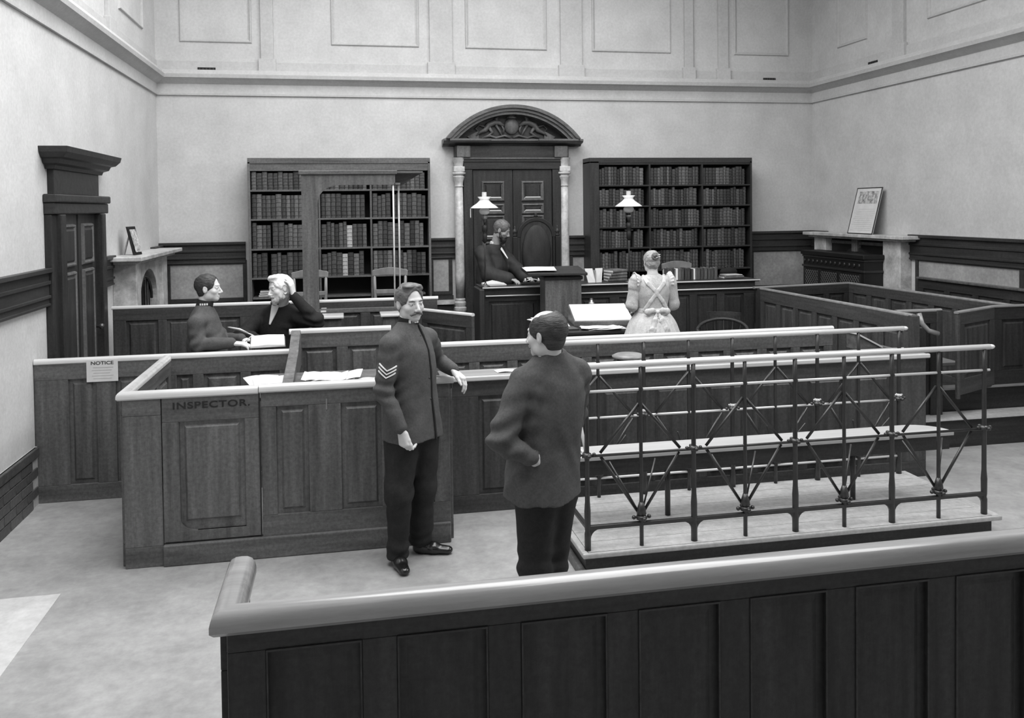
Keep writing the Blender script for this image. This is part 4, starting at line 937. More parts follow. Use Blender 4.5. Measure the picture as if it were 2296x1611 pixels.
t = thing('radiator_case', 'black iron heater case with a lattice front before the right chimneypiece', 'heater', (6.45, 10.50, .2))
MB().box(0, .26, -.72, .74, 0, 1.30).build('case_body', 'black', t, bevel=.004)
MB().box(-.03, .27, -.75, .77, 1.30, 1.36).build('top_board', 'black', t, bevel=.01)
MB().box(-.015, .265, -.735, .755, 1.13, 1.16).build('band_moulding', 'iron', t, bevel=.005)
MB().box(-.012, .265, -.732, .752, 1.27, 1.30).build('band_moulding', 'iron', t, bevel=.005)
for k in range(13): MB().ball((-.004, -.62+k*.11, 1.215), (.012, .022, .028), 8, 6).build('boss', 'iron', t, smooth=True)
for (y0, y1) in ((-.64, -.20), (-.13, .26), (.33, .66)):
    MB().box(-.010, .0, y0, y1, .40, 1.09).build('grille_backing', 'black_void', t)
    g_ = MB(); hgt = 1.09-.40; wd = y1-y0; st = .055
    k = -int(hgt/st)-1
    while k*st < wd:
        for sgn in (1, -1):
            a, b = k*st, k*st+hgt; lo = max(0, a); hi = min(wd, b)
            if hi > lo+.01:
                za, zb_ = .40+(lo-a), .40+(hi-a)
                if sgn < 0: lo, hi = wd-lo, wd-hi
                g_.tube((-.014, y0+lo, za), (-.014, y0+hi, zb_), .0045, n=4, cap=False)
        k += 1
    go = g_.build('lattice_grille', 'steel', t); go['kind'] = 'stuff'
    for q in ((y0-.02, y0), (y1, y1+.02)): MB().box(-.02, 0, q[0], q[1], .38, 1.11).build('grille_frame', 'iron', t)
t = thing('printed_card', 'tall framed calendar card with an engraving, leaning on the right mantel shelf', 'picture', (6.66, 10.20, 1.812))
def lean(v): return (v.x+.16*v.z/.62+.0, v.y-.14*v.z*0, v.z)
MB().box(0, .012, -.275, .275, 0, .61).xf(lean).build('board', 'ink_faint', t)
MB().box(-.003, 0, -.262, .262, .012, .598).xf(lean).build('printed_sheet', 'paper', t)
for (a, b, c_, d_) in ((-.275, .275, 0, .012), (-.275, .275, .598, .61), (-.275, -.262, 0, .61), (.262, .275, 0, .61)): MB().box(-.005, .0, a, b, c_, d_).xf(lean).build('frame_edge', 'black', t)
MB().box(-.0045, -.003, -.22, .20, .40, .56).xf(lean).build('engraved_picture', 'engraving', t)
m_ = MB()
for k in range(12): m_.box(-.0045, -.003, -.22, .22-.03*(k % 3), .05+k*.025, .052+k*.025)
m_.xf(lean).build('text_lines', 'book_light', t)
# ------------------------------------------------------------------ figures: smooth implicit surfaces meshed with surface nets
V3 = lambda *a: np.array(a, dtype=np.float32)
def nrm(v): v = np.asarray(v, float); return (v/np.linalg.norm(v)).astype(np.float32)
class SDF:
    def __init__(s): s.p = []
    def _a(s, fn, c, r, k, op): s.p.append((fn, np.asarray(c, np.float32), float(r), float(k), op)); return s
    def ell(s, c, r, rot=None, k=.01, op='u'):
        c = np.asarray(c, np.float32); r = np.asarray(r, np.float32); Rm = np.eye(3, dtype=np.float32) if rot is None else np.asarray(rot, np.float32)
        def fn(q):
            l = (q-c) @ Rm.T if False else (q-c) @ Rm
            k0 = np.sqrt(((l/r)**2).sum(1)); k1 = np.sqrt(((l/r**2)**2).sum(1))+1e-9
            return k0*(k0-1)/k1
        return s._a(fn, c, r.max(), k, op)
    def cone(s, a, b, r1, r2, k=.01, op='u', flat=None):
        a = np.asarray(a, np.float32); b = np.asarray(b, np.float32); ba = b-a; L2 = float(ba @ ba)+1e-12
        if flat is not None: fd, fs = nrm(flat[0]), flat[1]
        def fn(q):
            pa = q-a; t = np.clip(pa @ ba/L2, 0, 1); d = pa-t[:, None]*ba
            if flat is not None: d = d+np.outer(d @ fd, fd)*(1/fs-1)
            e = np.sqrt((d*d).sum(1))-(r1+(r2-r1)*t)
            return e*(fs if flat is not None and fs < 1 else 1)
        return s._a(fn, (a+b)/2, math.sqrt(L2)/2+max(r1, r2)*(max(1, flat[1]) if flat is not None else 1), k, op)
    def chain(s, pts, rs, k=.01, **kw):
        for i in range(len(pts)-1): s.cone(pts[i], pts[i+1], rs[i], rs[i+1], k, **kw)
        return s
    def loft(s, st, face, k=.02, op='u', ex=2.3):
        """stations (x,y,z,halfwidth,halfdepth) stacked in z; face = horizontal facing"""
        st = np.array(sorted(st, key=lambda q: q[2]), np.float32); f = nrm((face[0], face[1], 0)); l = V3(-f[1], f[0], 0)
        if len(st) > 2:
            zz = np.linspace(st[0, 2], st[-1, 2], 90); ker = np.hanning(15); ker /= ker.sum()
            cols_ = [zz]+[np.convolve(np.concatenate([2*a[0]-a[7:0:-1], a, 2*a[-1]-a[-2:-9:-1]]), ker, 'valid') for a in (np.interp(zz, st[:, 2], st[:, c]) for c in (0, 1, 3, 4))]
            st = np.stack([cols_[1], cols_[2], cols_[0], cols_[3], cols_[4]], 1).astype(np.float32)
        z = st[:, 2]
        def fn(q):
            h = q[:, 2]; cx = np.interp(h, z, st[:, 0]); cy = np.interp(h, z, st[:, 1]); w_ = np.interp(h, z, st[:, 3]); d_ = np.interp(h, z, st[:, 4])
            dx = q[:, 0]-cx; dy = q[:, 1]-cy
            u = np.abs(dx*l[0]+dy*l[1])/w_; v = np.abs(dx*f[0]+dy*f[1])/d_
            rho = (u**ex+v**ex)**(1/ex)
            e = (rho-1)*np.minimum(w_, d_)
            return np.maximum(np.maximum(e, h-z[-1]), z[0]-h)
        c = st[:, :3].mean(0); R_ = math.hypot(max(st[:, 3].max(), st[:, 4].max())+.15, (z[-1]-z[0])/2+.02)
        return s._a(fn, (c[0], c[1], (z[0]+z[-1])/2), R_, k, op)
    def plane(s, p, n, k=.0):        # keep the side against n
        p = np.asarray(p, np.float32); n = nrm(n)
        return s._a(lambda q: (q-p) @ n, p, 1e9, k, 'i')
    def ev(s, q, c, hd):
        d = None
        for fn, pc, pr, k, op in s.p:
            if pr < 1e8 and np.linalg.norm(pc-c)-pr-hd-k*1.5-.02 > 0: continue
            if op == 'u':
                e = fn(q)
                if d is None: d = e
                elif k > 0:
                    h = np.clip(.5+.5*(d-e)/k, 0, 1); d = d*(1-h)+e*h-k*h*(1-h)
                else: d = np.minimum(d, e)
            elif d is None: continue
            else:
                e = fn(q)
                if op == 's': e = -e
                if k > 0:
                    h = np.clip(.5-.5*(d-e)/k, 0, 1); d = d*(1-h)+e*h+k*h*(1-h)
                else: d = np.maximum(d, e)
        return d
    def mesh(s, res, lo=None, hi=None, disp=None):
        U = [p for p in s.p if p[4] == 'u']
        L_ = np.min([p[1]-p[2] for p in U], 0)-3*res; H_ = np.max([p[1]+p[2] for p in U], 0)+3*res
        if lo is not None: L_ = np.maximum(L_, lo); 
        if hi is not None: H_ = np.minimum(H_, hi)
        n = np.ceil((H_-L_)/res).astype(int)+1; B = 13
        vol = np.full(tuple(n), 1.0, np.float32)
        ax = [np.arange(n[i], dtype=np.float32)*res+L_[i] for i in range(3)]
        for i0 in range(0, n[0], B):
            for j0 in range(0, n[1], B):
                for k0 in range(0, n[2], B):
                    X, Y, Z = ax[0][i0:i0+B], ax[1][j0:j0+B], ax[2][k0:k0+B]
                    c = V3((X[0]+X[-1])/2, (Y[0]+Y[-1])/2, (Z[0]+Z[-1])/2); hd = .5*math.sqrt((X[-1]-X[0])**2+(Y[-1]-Y[0])**2+(Z[-1]-Z[0])**2)+res
                    dc = s.ev(c[None, :], c, hd)
                    if dc is None or dc[0] > hd*1.9+.012: continue
                    if dc[0] < -(hd*2.2+.03): vol[i0:i0+B, j0:j0+B, k0:k0+B] = -1; continue
                    q = np.stack(np.meshgrid(X, Y, Z, indexing='ij'), -1).reshape(-1, 3)
                    d = s.ev(q, c, hd)
                    if disp is not None: d = d+disp(q)
                    vol[i0:i0+B, j0:j0+B, k0:k0+B] = d.reshape(len(X), len(Y), len(Z))
        return snets(vol, L_, res)
def snets(v, org, res):
    ins = v < 0
    a = ins[:-1, :-1, :-1]; cnt = np.zeros(a.shape, np.int8)
    for dx in (0, 1):
        for dy in (0, 1):
            for dz_ in (0, 1): cnt += ins[dx:ins.shape[0]-1+dx, dy:ins.shape[1]-1+dy, dz_:ins.shape[2]-1+dz_]
    act = (cnt > 0) & (cnt < 8); idx = np.full(a.shape, -1, np.int64); C = np.argwhere(act); idx[act] = np.arange(len(C))
    acc = np.zeros((len(C), 3)); num = np.zeros(len(C))
    cor = [(x, y, z) for x in (0, 1) for y in (0, 1) for z in (0, 1)]
    val = {c: v[C[:, 0]+c[0], C[:, 1]+c[1], C[:, 2]+c[2]] for c in cor}
    for c in cor:
        for ax in range(3):
            if c[ax]: continue
            e = list(c); e[ax] = 1; e = tuple(e); v0, v1 = val[c], val[e]; m = (v0 < 0) != (v1 < 0)
            t = np.where(m, v0/np.where(m, v0-v1, 1), 0)
            p = np.tile(np.array(c, float), (len(C), 1)); p[:, ax] = t
            acc[m] += p[m]; num[m] += 1
    P = (C+acc/num[:, None])*res+org
    F = []
    for ax in range(3):
        o1, o2 = [(1, 2), (2, 0), (0, 1)][ax]
        sl0 = [slice(1, None)]*3; sl0[ax] = slice(None, -1); sl1 = [slice(1, None)]*3; sl1[ax] = slice(1, None)
        A, Bv = ins[tuple(sl0)], ins[tuple(sl1)]
        # edge from grid point g to g+ax ; cells around: g, g-o1, g-o2, g-o1-o2
        G_ = np.argwhere(A != Bv)
        off = np.ones(3, int); off[ax] = 0; g = G_+off
        ok = (g[:, 0] < idx.shape[0]) & (g[:, 1] < idx.shape[1]) & (g[:, 2] < idx.shape[2]); g = g[ok]; G_ = G_[ok]
        u1 = np.zeros(3, int); u1[o1] = 1; u2 = np.zeros(3, int); u2[o2] = 1
        q = [idx[tuple((g-d).T)] for d in (0*u1, u1, u1+u2, u2)]
        Q = np.stack(q, 1); flip = A[tuple(G_.T)]
        Q[~flip] = Q[~flip][:, ::-1]
        F.append(Q[(Q >= 0).all(1)])
    return P, np.concatenate(F)
def skin_obj(name, mesh, m, parent, label=None):
    P, F = mesh
    P = P-np.array(parent.location)
    me = bpy.data.meshes.new(name); me.vertices.add(len(P)); me.vertices.foreach_set('co', P.astype(np.float32).ravel())
    me.loops.add(len(F)*4); me.loops.foreach_set('vertex_index', F.astype(np.int32).ravel())
    me.polygons.add(len(F)); me.polygons.foreach_set('loop_start', np.arange(len(F), dtype=np.int32)*4)
    me.polygons.foreach_set('use_smooth', np.ones(len(F), bool)); me.update(calc_edges=True); me.validate()
    me.materials.append(MATS[m]); o = bpy.data.objects.new(name, me); COL.objects.link(o); o.parent = parent
    if label: o['label'] = label
    return o
def folds(seed, amp, fz=9, fx=26, cr=()):
    r = np.random.RandomState(seed); A = r.normal(size=(4, 3)); A /= np.linalg.norm(A, axis=1)[:, None]; ph = r.rand(8)*6
    A = A.astype(np.float32)
    def f(q):
        w1 = np.sin(q @ A[0]*fz+ph[0]+1.3*np.sin(q @ A[1]*fz*.8+ph[1])); w2 = np.sin(q @ A[2]*fx+ph[2]+1.8*w1)
        w3 = np.sin(q @ A[3]*fx*1.9+ph[3]+2*w2)
        o = amp*(w1*.8+w2*.6+w3*.3)
        for (c, ax, sp, am, fq) in cr:      # creases gathered at a bent joint
            c = np.asarray(c, np.float32); ax = nrm(ax); d = q-c; t = d @ ax; r2 = (d*d).sum(1)
            o = o+am*np.exp(-r2/sp**2)*np.sin(t*fq+2.2*np.sin(q @ A[1]*18+ph[4]))
        return o
    return f
def ec(el, sh, wr, am=.009, sp=.10, fq=85):
    return [(e, np.asarray(w)-np.asarray(s_), sp, am, fq) for e, s_, w in zip(el, sh, wr)]+[(s_+A(0, 0, -.06), A(0, .2, -1), .09, am*.6, 70) for s_ in sh]
def frame(face, pitch=0, roll=0):
    """columns: right(x), forward(y), up(z) of a head whose face looks along horizontal face, pitched down by pitch, rolled to its right by roll"""
    f = nrm((face[0], face[1], 0)); up = V3(0, 0, 1); r = np.cross(f, up)
    f2 = f*math.cos(pitch)-up*math.sin(pitch); u2 = up*math.cos(pitch)+f*math.sin(pitch)
    r2 = r*math.cos(roll)-u2*math.sin(roll); u3 = u2*math.cos(roll)+r*math.sin(roll)
    return np.stack([r2, f2, u3], 1)
def head(S, c, M, s=1.0, ears=True, beard=False):
    c = np.asarray(c, np.float32); W = lambda *p: c+M @ (np.array(p, np.float32)*s)
    E = lambda p, r, k=.012, op='u', rot=None: S.ell(W(*p), np.array(r)*s, M if rot is None else M @ rot, k*s, op)
    E((0, -.014, .030), (.074, .094, .083), 0)
    E((0, .018, -.020), (.064, .070, .078), .02)
    E((0, .020, -.066), (.054, .056, .044), .02)
    E((0, .056, -.092), (.030, .026, .022), .02)
    for q in (-1, 1):
        E((q*.046, .050, -.030), (.018, .020, .018), .02)      # cheekbone
        E((q*.050, .010, -.068), (.012, .030, .024), .02)      # jaw angle
    E((0, .074, .022), (.044, .014, .010), .012)               # brow
    for q in (-1, 1): E((q*.031, .096, -.002), (.019, .018, .012), .012, 's')
    for q in (-1, 1): E((q*.031, .070, -.003), (.0135, .0135, .0125), .002)
    for q in (-1, 1): S.cone(W(q*.016, .083, .007), W(q*.047, .070, .006), .0045*s, .0035*s, .006*s)      # upper lid/brow edge
    S.cone(W(0, .080, .010), W(0, .106, -.036), .0075*s, .0105*s, .010*s)
    E((0, .100, -.040), (.0135, .013, .010), .006)
    for q in (-1, 1): E((q*.012, .093, -.044), (.007, .010, .007), .005)
    S.cone(W(-.020, .076, -.066), W(.020, .076, -.066), .0055*s, .0055*s, .005*s); E((0, .084, -.066), (.014, .007, .005), .005)
    E((0, .082, -.077), (.016, .007, .0055), .004)
    if ears:
        for q in (-1, 1):
            rot = np.array([[math.cos(.35*q), -math.sin(.35*q), 0], [math.sin(.35*q), math.cos(.35*q), 0], [0, 0, 1]], np.float32)
            E((q*.077, -.010, -.008), (.008, .018, .031), .006, 'u', rot); E((q*.086, -.004, -.004), (.006, .010, .017), .004, 's')
    return W
def hand(S, w_, d, n, side, curl=(.35, .4, .3), s=1.0, spread=.05, thumb=.6):
    """w_ wrist, d towards the fingers, n out of the palm, side=+1 when the thumb lies along n x d"""
    d = nrm(d); n = np.asarray(n, np.float32); n = nrm(n-d*(n @ d)); t = np.cross(n, d)*side; w_ = np.asarray(w_, np.float32)
    lat = [.030, .010, -.010, -.028]; ln = [.90, 1.0, .94, .74]; kn = [.086, .090, .086, .078]
    for i in range(4):
        K = w_+d*kn[i]*s+t*lat[i]*s-n*.004*s
        S.cone(w_+t*lat[i]*.55*s, K, .017*s, .0125*s, .014*s, flat=(n, .85))
    for i in range(4):
        K = w_+d*kn[i]*s+t*lat[i]*s-n*.002*s; a = 0; dirn = nrm(d+t*lat[i]*spread*30*.3)
        p = K
        for L__, r0, r1, c_ in ((.043, .0098, .0088, curl[0]), (.027, .0088, .0080, curl[1]), (.022, .0080, .0066, curl[2])):
            a += c_; dd = dirn*math.cos(a)+n*math.sin(a); e = p+dd*L__*ln[i]*s
            S.cone(p, e, r0*s, r1*s, .0035*s); p = e
    b = w_+d*.022*s+t*.024*s+n*.006*s
    p = b
    for L__, r0, r1, mixn in ((.042, .0155, .0118, .25), (.032, .0112, .0098, .35), (.024, .0098, .0078, .45)):
        dd = nrm(d*(1-thumb*.55)+t*thumb+n*mixn*thumb*1.4-t*mixn*.5*thumb); e = p+dd*L__*s; S.cone(p, e, r0*s, r1*s, .007*s); p = e
def hair_cap(M, c, s=1.0, grow=.009, line=.055, side=-.035, nape=-.075, back=True, k=0, extra=None):
    """close-cropped hair over the skull; line = hairline height on the forehead"""
    S = SDF(); c = np.asarray(c, np.float32); W = lambda *p: c+M @ (np.array(p, np.float32)*s)
    S.ell(W(0, -.016, .031), np.array((.074+grow, .094+grow, .083+grow))*s, M, 0)
    S.ell(W(0, -.045, -.035), np.array((.058+grow*.5, .045, .055))*s, M, .02)
    if extra: extra(S, W, M)
    S.ell(W(0, .105, -.035), np.array((.070, .085, line+.055))*s, M, .008, 's')           # face
    for q in (-1, 1): S.ell(W(q*.085, .050, -.070), np.array((.05, .055, .065))*s, M, .006, 's')
    for q in (-1, 1): S.ell(W(q*.085, -.005, -.018), np.array((.018, .024, .036))*s, M, .004, 's')
    S.plane(W(0, 0, nape), -M[:, 2]*1.0, .01)
    return S
def shoe(S, heel, toe, s=1.0):
    h = np.asarray(heel, np.float32); t = np.asarray(toe, np.float32); d = nrm(t-h); z = V3(0, 0, 1)
    S.cone(h+z*.036, h+d*.10+z*.038, .037*s, .040*s, .02); S.cone(h+d*.10+z*.032, t-d*.035+z*.026, .042*s, .034*s, .02, flat=(z, .72))
    S.cone(h+z*.085, h+d*.03+z*.05, .042*s, .045*s, .02)
    S.plane(h+z*.002, -z)
def trousers(S, hips, knees, ankles, rs=(.105, .078, .064), waist=None, k=.03):
    for h, kn, an in zip(hips, knees, ankles):
        S.chain([h, kn, an], rs, k)
    if waist is not None: S.cone(waist[0], waist[1], waist[2], waist[2], .05)
def body_core(S, neck, chest, pelvis, sho, elb, wri, hips, knees, ankles):
    neck, chest, pelvis = map(lambda a: np.asarray(a, np.float32), (neck, chest, pelvis))
    S.cone(chest, neck, .085, .05, .05); S.cone(chest, pelvis, .10, .10, .05)
    for a, b, c in zip(sho, elb, wri):
        S.cone(chest, a, .07, .045, .03); S.chain([a, b, c], [.042, .034, .025], .015)
    for a, b, c in zip(hips, knees, ankles):
        S.cone(pelvis, a, .08, .07, .04); S.chain([a, b, c], [.07, .05, .038], .02)
        cc = np.asarray(c, np.float32)
A = lambda *p: np.array(p, np.float32)
def person(label, loc):
    return thing('person', label, 'person', loc)
def eyes(par, W, M, s=1.0, dark='eye_dark'):
    for q in (-1, 1):
        S = SDF(); S.ell(W(q*.031, .0765, -.003), np.array((.0062, .0075, .0070))*s, M, 0); skin_obj('eye', S.mesh(.0014), dark, par)
def buttons(par, pts, r=.008, m='steel'):
    for p in pts: MB().ball(p-np.array(par.location), r, 8, 6).build('button', m, par, smooth=True)

# ---- the sergeant -------------------------------------------------
def build_sergeant():
    t = person('moustached sergeant with white arm chevrons standing with one hand on the box corner', (.40, 5.38, 0))
    f = nrm((.80, -.60, 0)); l = A(-f[1], f[0], 0)
    hc = A(.402, 5.375, 1.632); M = frame((.42, -.91), .02, .03)
    sh = [A(.275, 5.255, 1.385), A(.520, 5.53, 1.375)]; el = [A(.225, 5.225, 1.115), A(.595, 5.70, 1.215)]; wr = [A(.318, 5.165, .905), A(.682, 5.555, 1.165)]
    hp = [A(.335, 5.345, .84), A(.475, 5.435, .84)]; kn = [A(.308, 5.295, .46), A(.475, 5.425, .45)]; an = [A(.300, 5.345, .085), A(.452, 5.495, .085)]
    nk = A(.385, 5.395, 1.47)
    B = SDF(); body_core(B, nk, A(.40, 5.40, 1.25), A(.405, 5.39, .92), sh, el, wr, hp, kn, an)
    B.cone(nk-A(0, 0, .03), hc+M @ A(0, -.02, -.06), .060, .058, .02)
    W = head(B, hc, M, 1.0)
    hand(B, wr[0]+A(.006, -.004, -.02), A(.16, -.10, -.95), A(.55, .45, .1), -1, (.75, .9, .5), 1.0, thumb=.25)
    hand(B, wr[1]+A(.008, -.012, -.006), A(.62, -.42, -.55), A(-.50, .1, -.85), 1, (.55, .45, .3), 1.0, thumb=.35)
    for a in an: B.cone(a, a-A(0, 0, .03), .04, .04, .01)
    skin_obj('body', B.mesh(.0034), 'skin', t)
    eyes(t, W, M)
    J = SDF()
    J.loft([(.412, 5.385, .775, .215, .165), (.410, 5.388, .90, .20, .158), (.404, 5.39, 1.06, .180, .145), (.398, 5.392, 1.22, .188, .150), (.394, 5.393, 1.34, .195, .138), (.390, 5.393, 1.42, .165, .105), (.388, 5.392, 1.475, .105, .080), (.390, 5.390, 1.51, .068, .064)], f, .0)
    for q in (0, 1):
        J.cone(nk-A(0, 0, .005), sh[q]+A(0, 0, .005), .055, .064, .03)
        J.chain([sh[q], el[q], wr[q]], [.073, .060, .043], .018)
    J.plane(A(0, 0, .785), A(0, 0, -1))
    fo = folds(3, .006, cr=ec(el, sh, wr))
    J.plane(A(.39, 5.39, 1.522), A(.1, -.15, 1), .003)
    # front opening edge: a shallow groove down the coat
    for i in range(6): 
        a = A(.39, 5.393, 1.44-.125*i)+f*(.093+.018*min(i, 2)+.004*i)+l*(.006*i); b = A(.39, 5.393, 1.44-.125*(i+1))+f*(.093+.018*min(i+1, 2)+.004*(i+1))+l*(.006*(i+1))
        J.cone(a+f*.04, b+f*.04, .006, .006, .006, 's')
    skin_obj('jacket', J.mesh(.0055, disp=fo), 'uniform', t)
    fe = SDF(); fe.chain([A(.390, 5.391, 1.49)+f*.076, A(.391, 5.393, 1.43)+f*.108, A(.394, 5.393, 1.34)+f*.140, A(.398, 5.392, 1.22)+f*.152, A(.404, 5.39, 1.06)+f*.147, A(.410, 5.388, .90)+f*.160, A(.412, 5.385, .79)+f*.166], [.0065]*7, .002); skin_obj('front_edge', fe.mesh(.0032), 'uniform_dark', t)
    c = SDF(); c.cone(A(.390, 5.390, 1.485), A(.395, 5.384, 1.545), .068, .064, 0); c.plane(A(.395, 5.384, 1.543), A(.1, -.15, 1)); c.plane(A(.390, 5.390, 1.490), A(-.1, .15, -1)); skin_obj('collar', c.mesh(.003), 'uniform_dark', t)
    c = SDF(); c.cone(A(.392, 5.388, 1.51), A(.396, 5.383, 1.55), .0625, .0605, 0); c.plane(A(.396, 5.383, 1.549), A(.1, -.15, 1)); skin_obj('collar_lining', c.mesh(.003), 'white_trim', t)
    Tr = SDF(); trousers(Tr, hp, kn, an, (.108, .083, .066), (A(.36, 5.36, .86), A(.45, 5.42, .86), .12))
    Tr.plane(A(0, 0, .80), A(0, 0, 1)); Tr.plane(A(0, 0, .055), A(0, 0, -1)); skin_obj('trousers', Tr.mesh(.0065, disp=folds(8, .006, 8, 22, cr=[(k_, A(0, 0, 1), .12, .004, 45) for k_ in kn]+[(a_, A(0, 0, 1), .10, .008, 75) for a_ in an])), 'uniform_dark', t)
    for h, to in ((A(.292, 5.375, 0), A(.335, 5.145, 0)), (A(.44, 5.50, 0), A(.655, 5.43, 0))):
        S = SDF(); shoe(S, h, to); skin_obj('shoe', S.mesh(.004), 'leather', t)
    def ex(S, W_, M_): 
        S.ell(W_(.030, .040, .106), A(.034, .034, .012), M_, .02); S.ell(W_(-.028, .036, .104), A(.032, .034, .012), M_, .02); S.ell(W_(-.048, .050, .088), A(.014, .018, .010), M_, .015)
    skin_obj('hair', hair_cap(M, hc, 1.0, .010, .078, extra=ex).mesh(.003, disp=folds(5, .0022, 60, 120)), 'hair_mid', t)
    m_ = SDF()
    for q in (-1, 1): m_.chain([W(q*.002, .093, -.054), W(q*.018, .088, -.059), W(q*.036, .076, -.068), W(q*.044, .070, -.066)], [.0085, .0085, .006, .0025], .004)
    skin_obj('moustache', m_.mesh(.002, disp=folds(2, .0008, 200, 400)), 'hair_mid', t)
    e = SDF()
    for q in (-1, 1): e.chain([W(q*.014, .086, .014), W(q*.030, .084, .019), W(q*.048, .070, .014)], [.0035, .004, .0025], .002)
    skin_obj('eyebrows', e.mesh(.002), 'hair_mid', t)
    # collar numerals, chevrons, buttons
    for k, (a, b_) in enumerate(((.55, 'E'), (.95, '11'))): pass
    o3 = np.array(t.location)
    for k in range(4):
        ang = -.9+.27*k; dirn = f*math.cos(ang)+l*math.sin(ang); p = A(.392, 5.387, 1.518)+dirn*.0685-o3
        MB().box(-.007, .007, -.002, .002, -.010, .010).xf(lambda v: tuple(Vector(p)+Vector((-dirn[1], dirn[0], 0))*v.x+Vector(dirn)*v.y+Vector((0, 0, 1))*v.z)).build('collar_numeral', 'white_trim' if k != 1 else 'steel', t)
    # chevrons: bands lying on the upper sleeve
    a0, b0 = sh[0], el[0]; ax_ = nrm(b0-a0); cam = nrm(A(-.10, -1, .0)-ax_*float(ax_ @ A(-.10, -1, 0))); sd = np.cross(ax_, cam)
    for k in range(3):
        mb = MB(); N_ = 10
        for i in range(N_+1):
            u = -1+2*i/N_; an_ = u*.82; dd = cam*math.cos(an_)+sd*math.sin(an_)
            dist = .150+.021*k+(-.036)*abs(u)
            R_ = .0745-(dist/.28)*.011
            for off in (-.0038, .0038):
                for rr in (-.004, .0045): mb.v.append(tuple(a0+ax_*(dist+off)+dd*(R_+rr)-o3))
        for i in range(N_):
            for (p, q) in ((0, 1), (1, 3), (3, 2), (2, 0)): mb.f.append((i*4+p, i*4+q, i*4+4+q, i*4+4+p))
        mb.f.append((0, 2, 3, 1)); mb.f.append((N_*4, N_*4+1, N_*4+3, N_*4+2))
        tag(mb.build('chevron', 'white_trim', t), 'white sergeant\'s stripe')
    buttons(t, [A(.39, 5.393, 1.43-.13*i)+f*(.098+.024*min(i, 2)+.004*i)+l*(-.020+.004*i) for i in range(5)], .007, 'iron')
build_sergeant()

